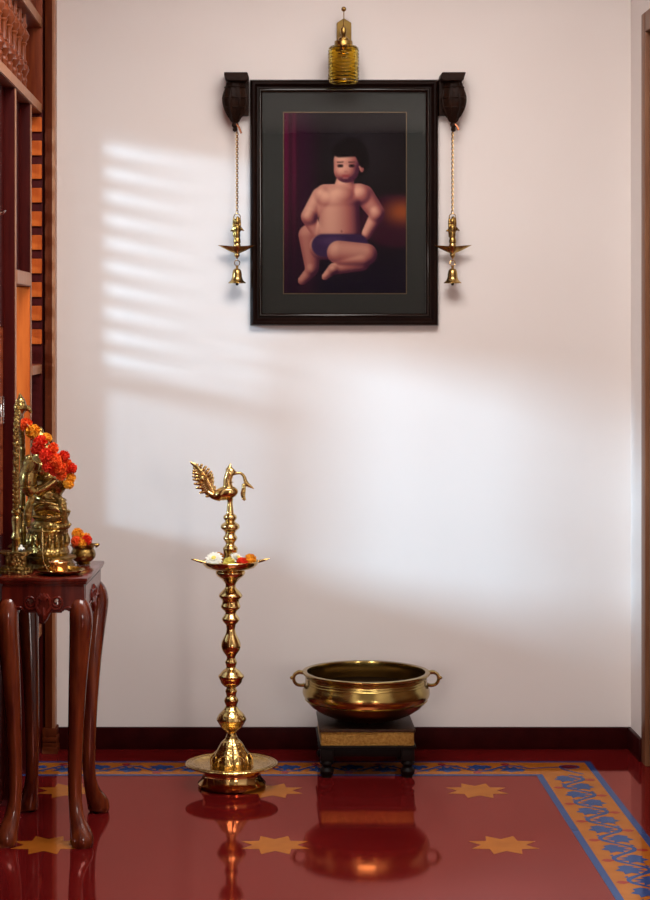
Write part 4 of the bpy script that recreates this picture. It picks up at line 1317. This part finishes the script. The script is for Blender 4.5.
def bead_hanging():
    Z = 4.56
    a = at(0, 326, Z)
    x, y = a.x, a.y
    zz = lambda py: 1.3 - (py - 326) * Z / FPX
    R = thing('bead_hanging', 'string of clear glass beads with a flat glass pendant at the left edge', 'hanging ornament', (x, y, zz(424)))
    bm = bm_new(); tube(bm, [(-.634, y, 1.94), (x - .012, y, 1.945), (x - .004, y, 1.935), (x - .004, y, 1.92)], .003, 8, smooth=3); obj('hook', bm, 'steel', R)
    bm = bm_new(); tube(bm, [(x - .004, y, 1.922), (x - .003, y, zz(398))], .0008, 6); obj('wire', bm, 'steel', R)
    bm = bm_new()
    for k in range(22):
        ball(bm, (x - .0035, y, zz(322 + k * 3.4)), .0036, 10, 6)
    obj('bead_strand', bm, 'clear', R)
    bm = bm_new(); tube(bm, [(x - .010, y, zz(214.5)), (x + .004, y, zz(212.8)), (x + .009, y, zz(211.6)), (x + .0125, y, zz(209.8))], [.003, .003, .003, .0025], 8, smooth=3); obj('silver_clasp', bm, 'steel', R)
    bm = bm_new(); box(bm, x - .022, x + .0095, y - .004, y + .004, zz(424), zz(396), .0038); obj('pendant', bm, 'clear', R)
    bm = bm_new(); box(bm, x - .016, x + .004, y - .0052, y + .0052, zz(417), zz(404), .002); obj('pendant_plate', bm, 'steel', R)


bead_hanging()

# ------------------------------------------------------------------ light
def lamp(name, kind, loc, **kw):
    L = bpy.data.lights.new(name, kind)
    o = bpy.data.objects.new(name, L); COL.objects.link(o); o.location = loc
    for k, v in kw.items():
        setattr(L, k, v)
    return o


sun = lamp('sun', 'SUN', (-4, -2, 3), energy=5.0, angle=math.radians(8), color=(.50, .78, 1.))
sun.rotation_euler = Vector((2.5, 1, -.5)).to_track_quat('-Z', 'Y').to_euler()
top_fill = lamp('overhead_fill', 'AREA', (.3, -1.8, H + .10), energy=57, shape='RECTANGLE', size=1.25, size_y=1.05, color=(1., .945, .905))  # added fill lamp in an invented ceiling opening, brightens the upper wall
for i, (x, w, e) in enumerate(((-2.07, .85, 76), (2.525, .8, 56))):
    a = lamp('window_daylight', 'AREA', (x, HY0 - .02, 1.5), energy=e, shape='RECTANGLE', size=w, size_y=1.4, color=(1., .91, .85))
    a.rotation_euler = (math.radians(90), 0, 0)

w = bpy.data.worlds.new('sky'); sc.world = w
w.use_nodes = True
w.node_tree.nodes['Background'].inputs['Color'].default_value = (.80, .88, 1, 1)
w.node_tree.nodes['Background'].inputs['Strength'].default_value = .9

# ------------------------------------------------------------------ camera
cd = bpy.data.cameras.new('camera')
cam = bpy.data.objects.new('camera', cd); COL.objects.link(cam)
cam.location = (0, CAMY, CAMH); cam.rotation_euler = (PI / 2, 0, 0)
cd.sensor_fit = 'AUTO'; cd.sensor_width = 36
cd.lens = FPX / 900 * 36
cd.shift_x = (325 - 249) / 900
cd.shift_y = -(450 - 326) / 900
cd.clip_start = .05
sc.camera = cam
vs = sc.view_settings
sc.display_settings.display_device = 'sRGB'
vs.view_transform = 'Standard'; vs.look = 'None'; vs.gamma = 1; vs.use_curve_mapping = False
vs.exposure = .11
sc.cycles.max_bounces = 8
sc.cycles.caustics_reflective = False
sc.cycles.caustics_refractive = False
sc.cycles.sample_clamp_indirect = 6
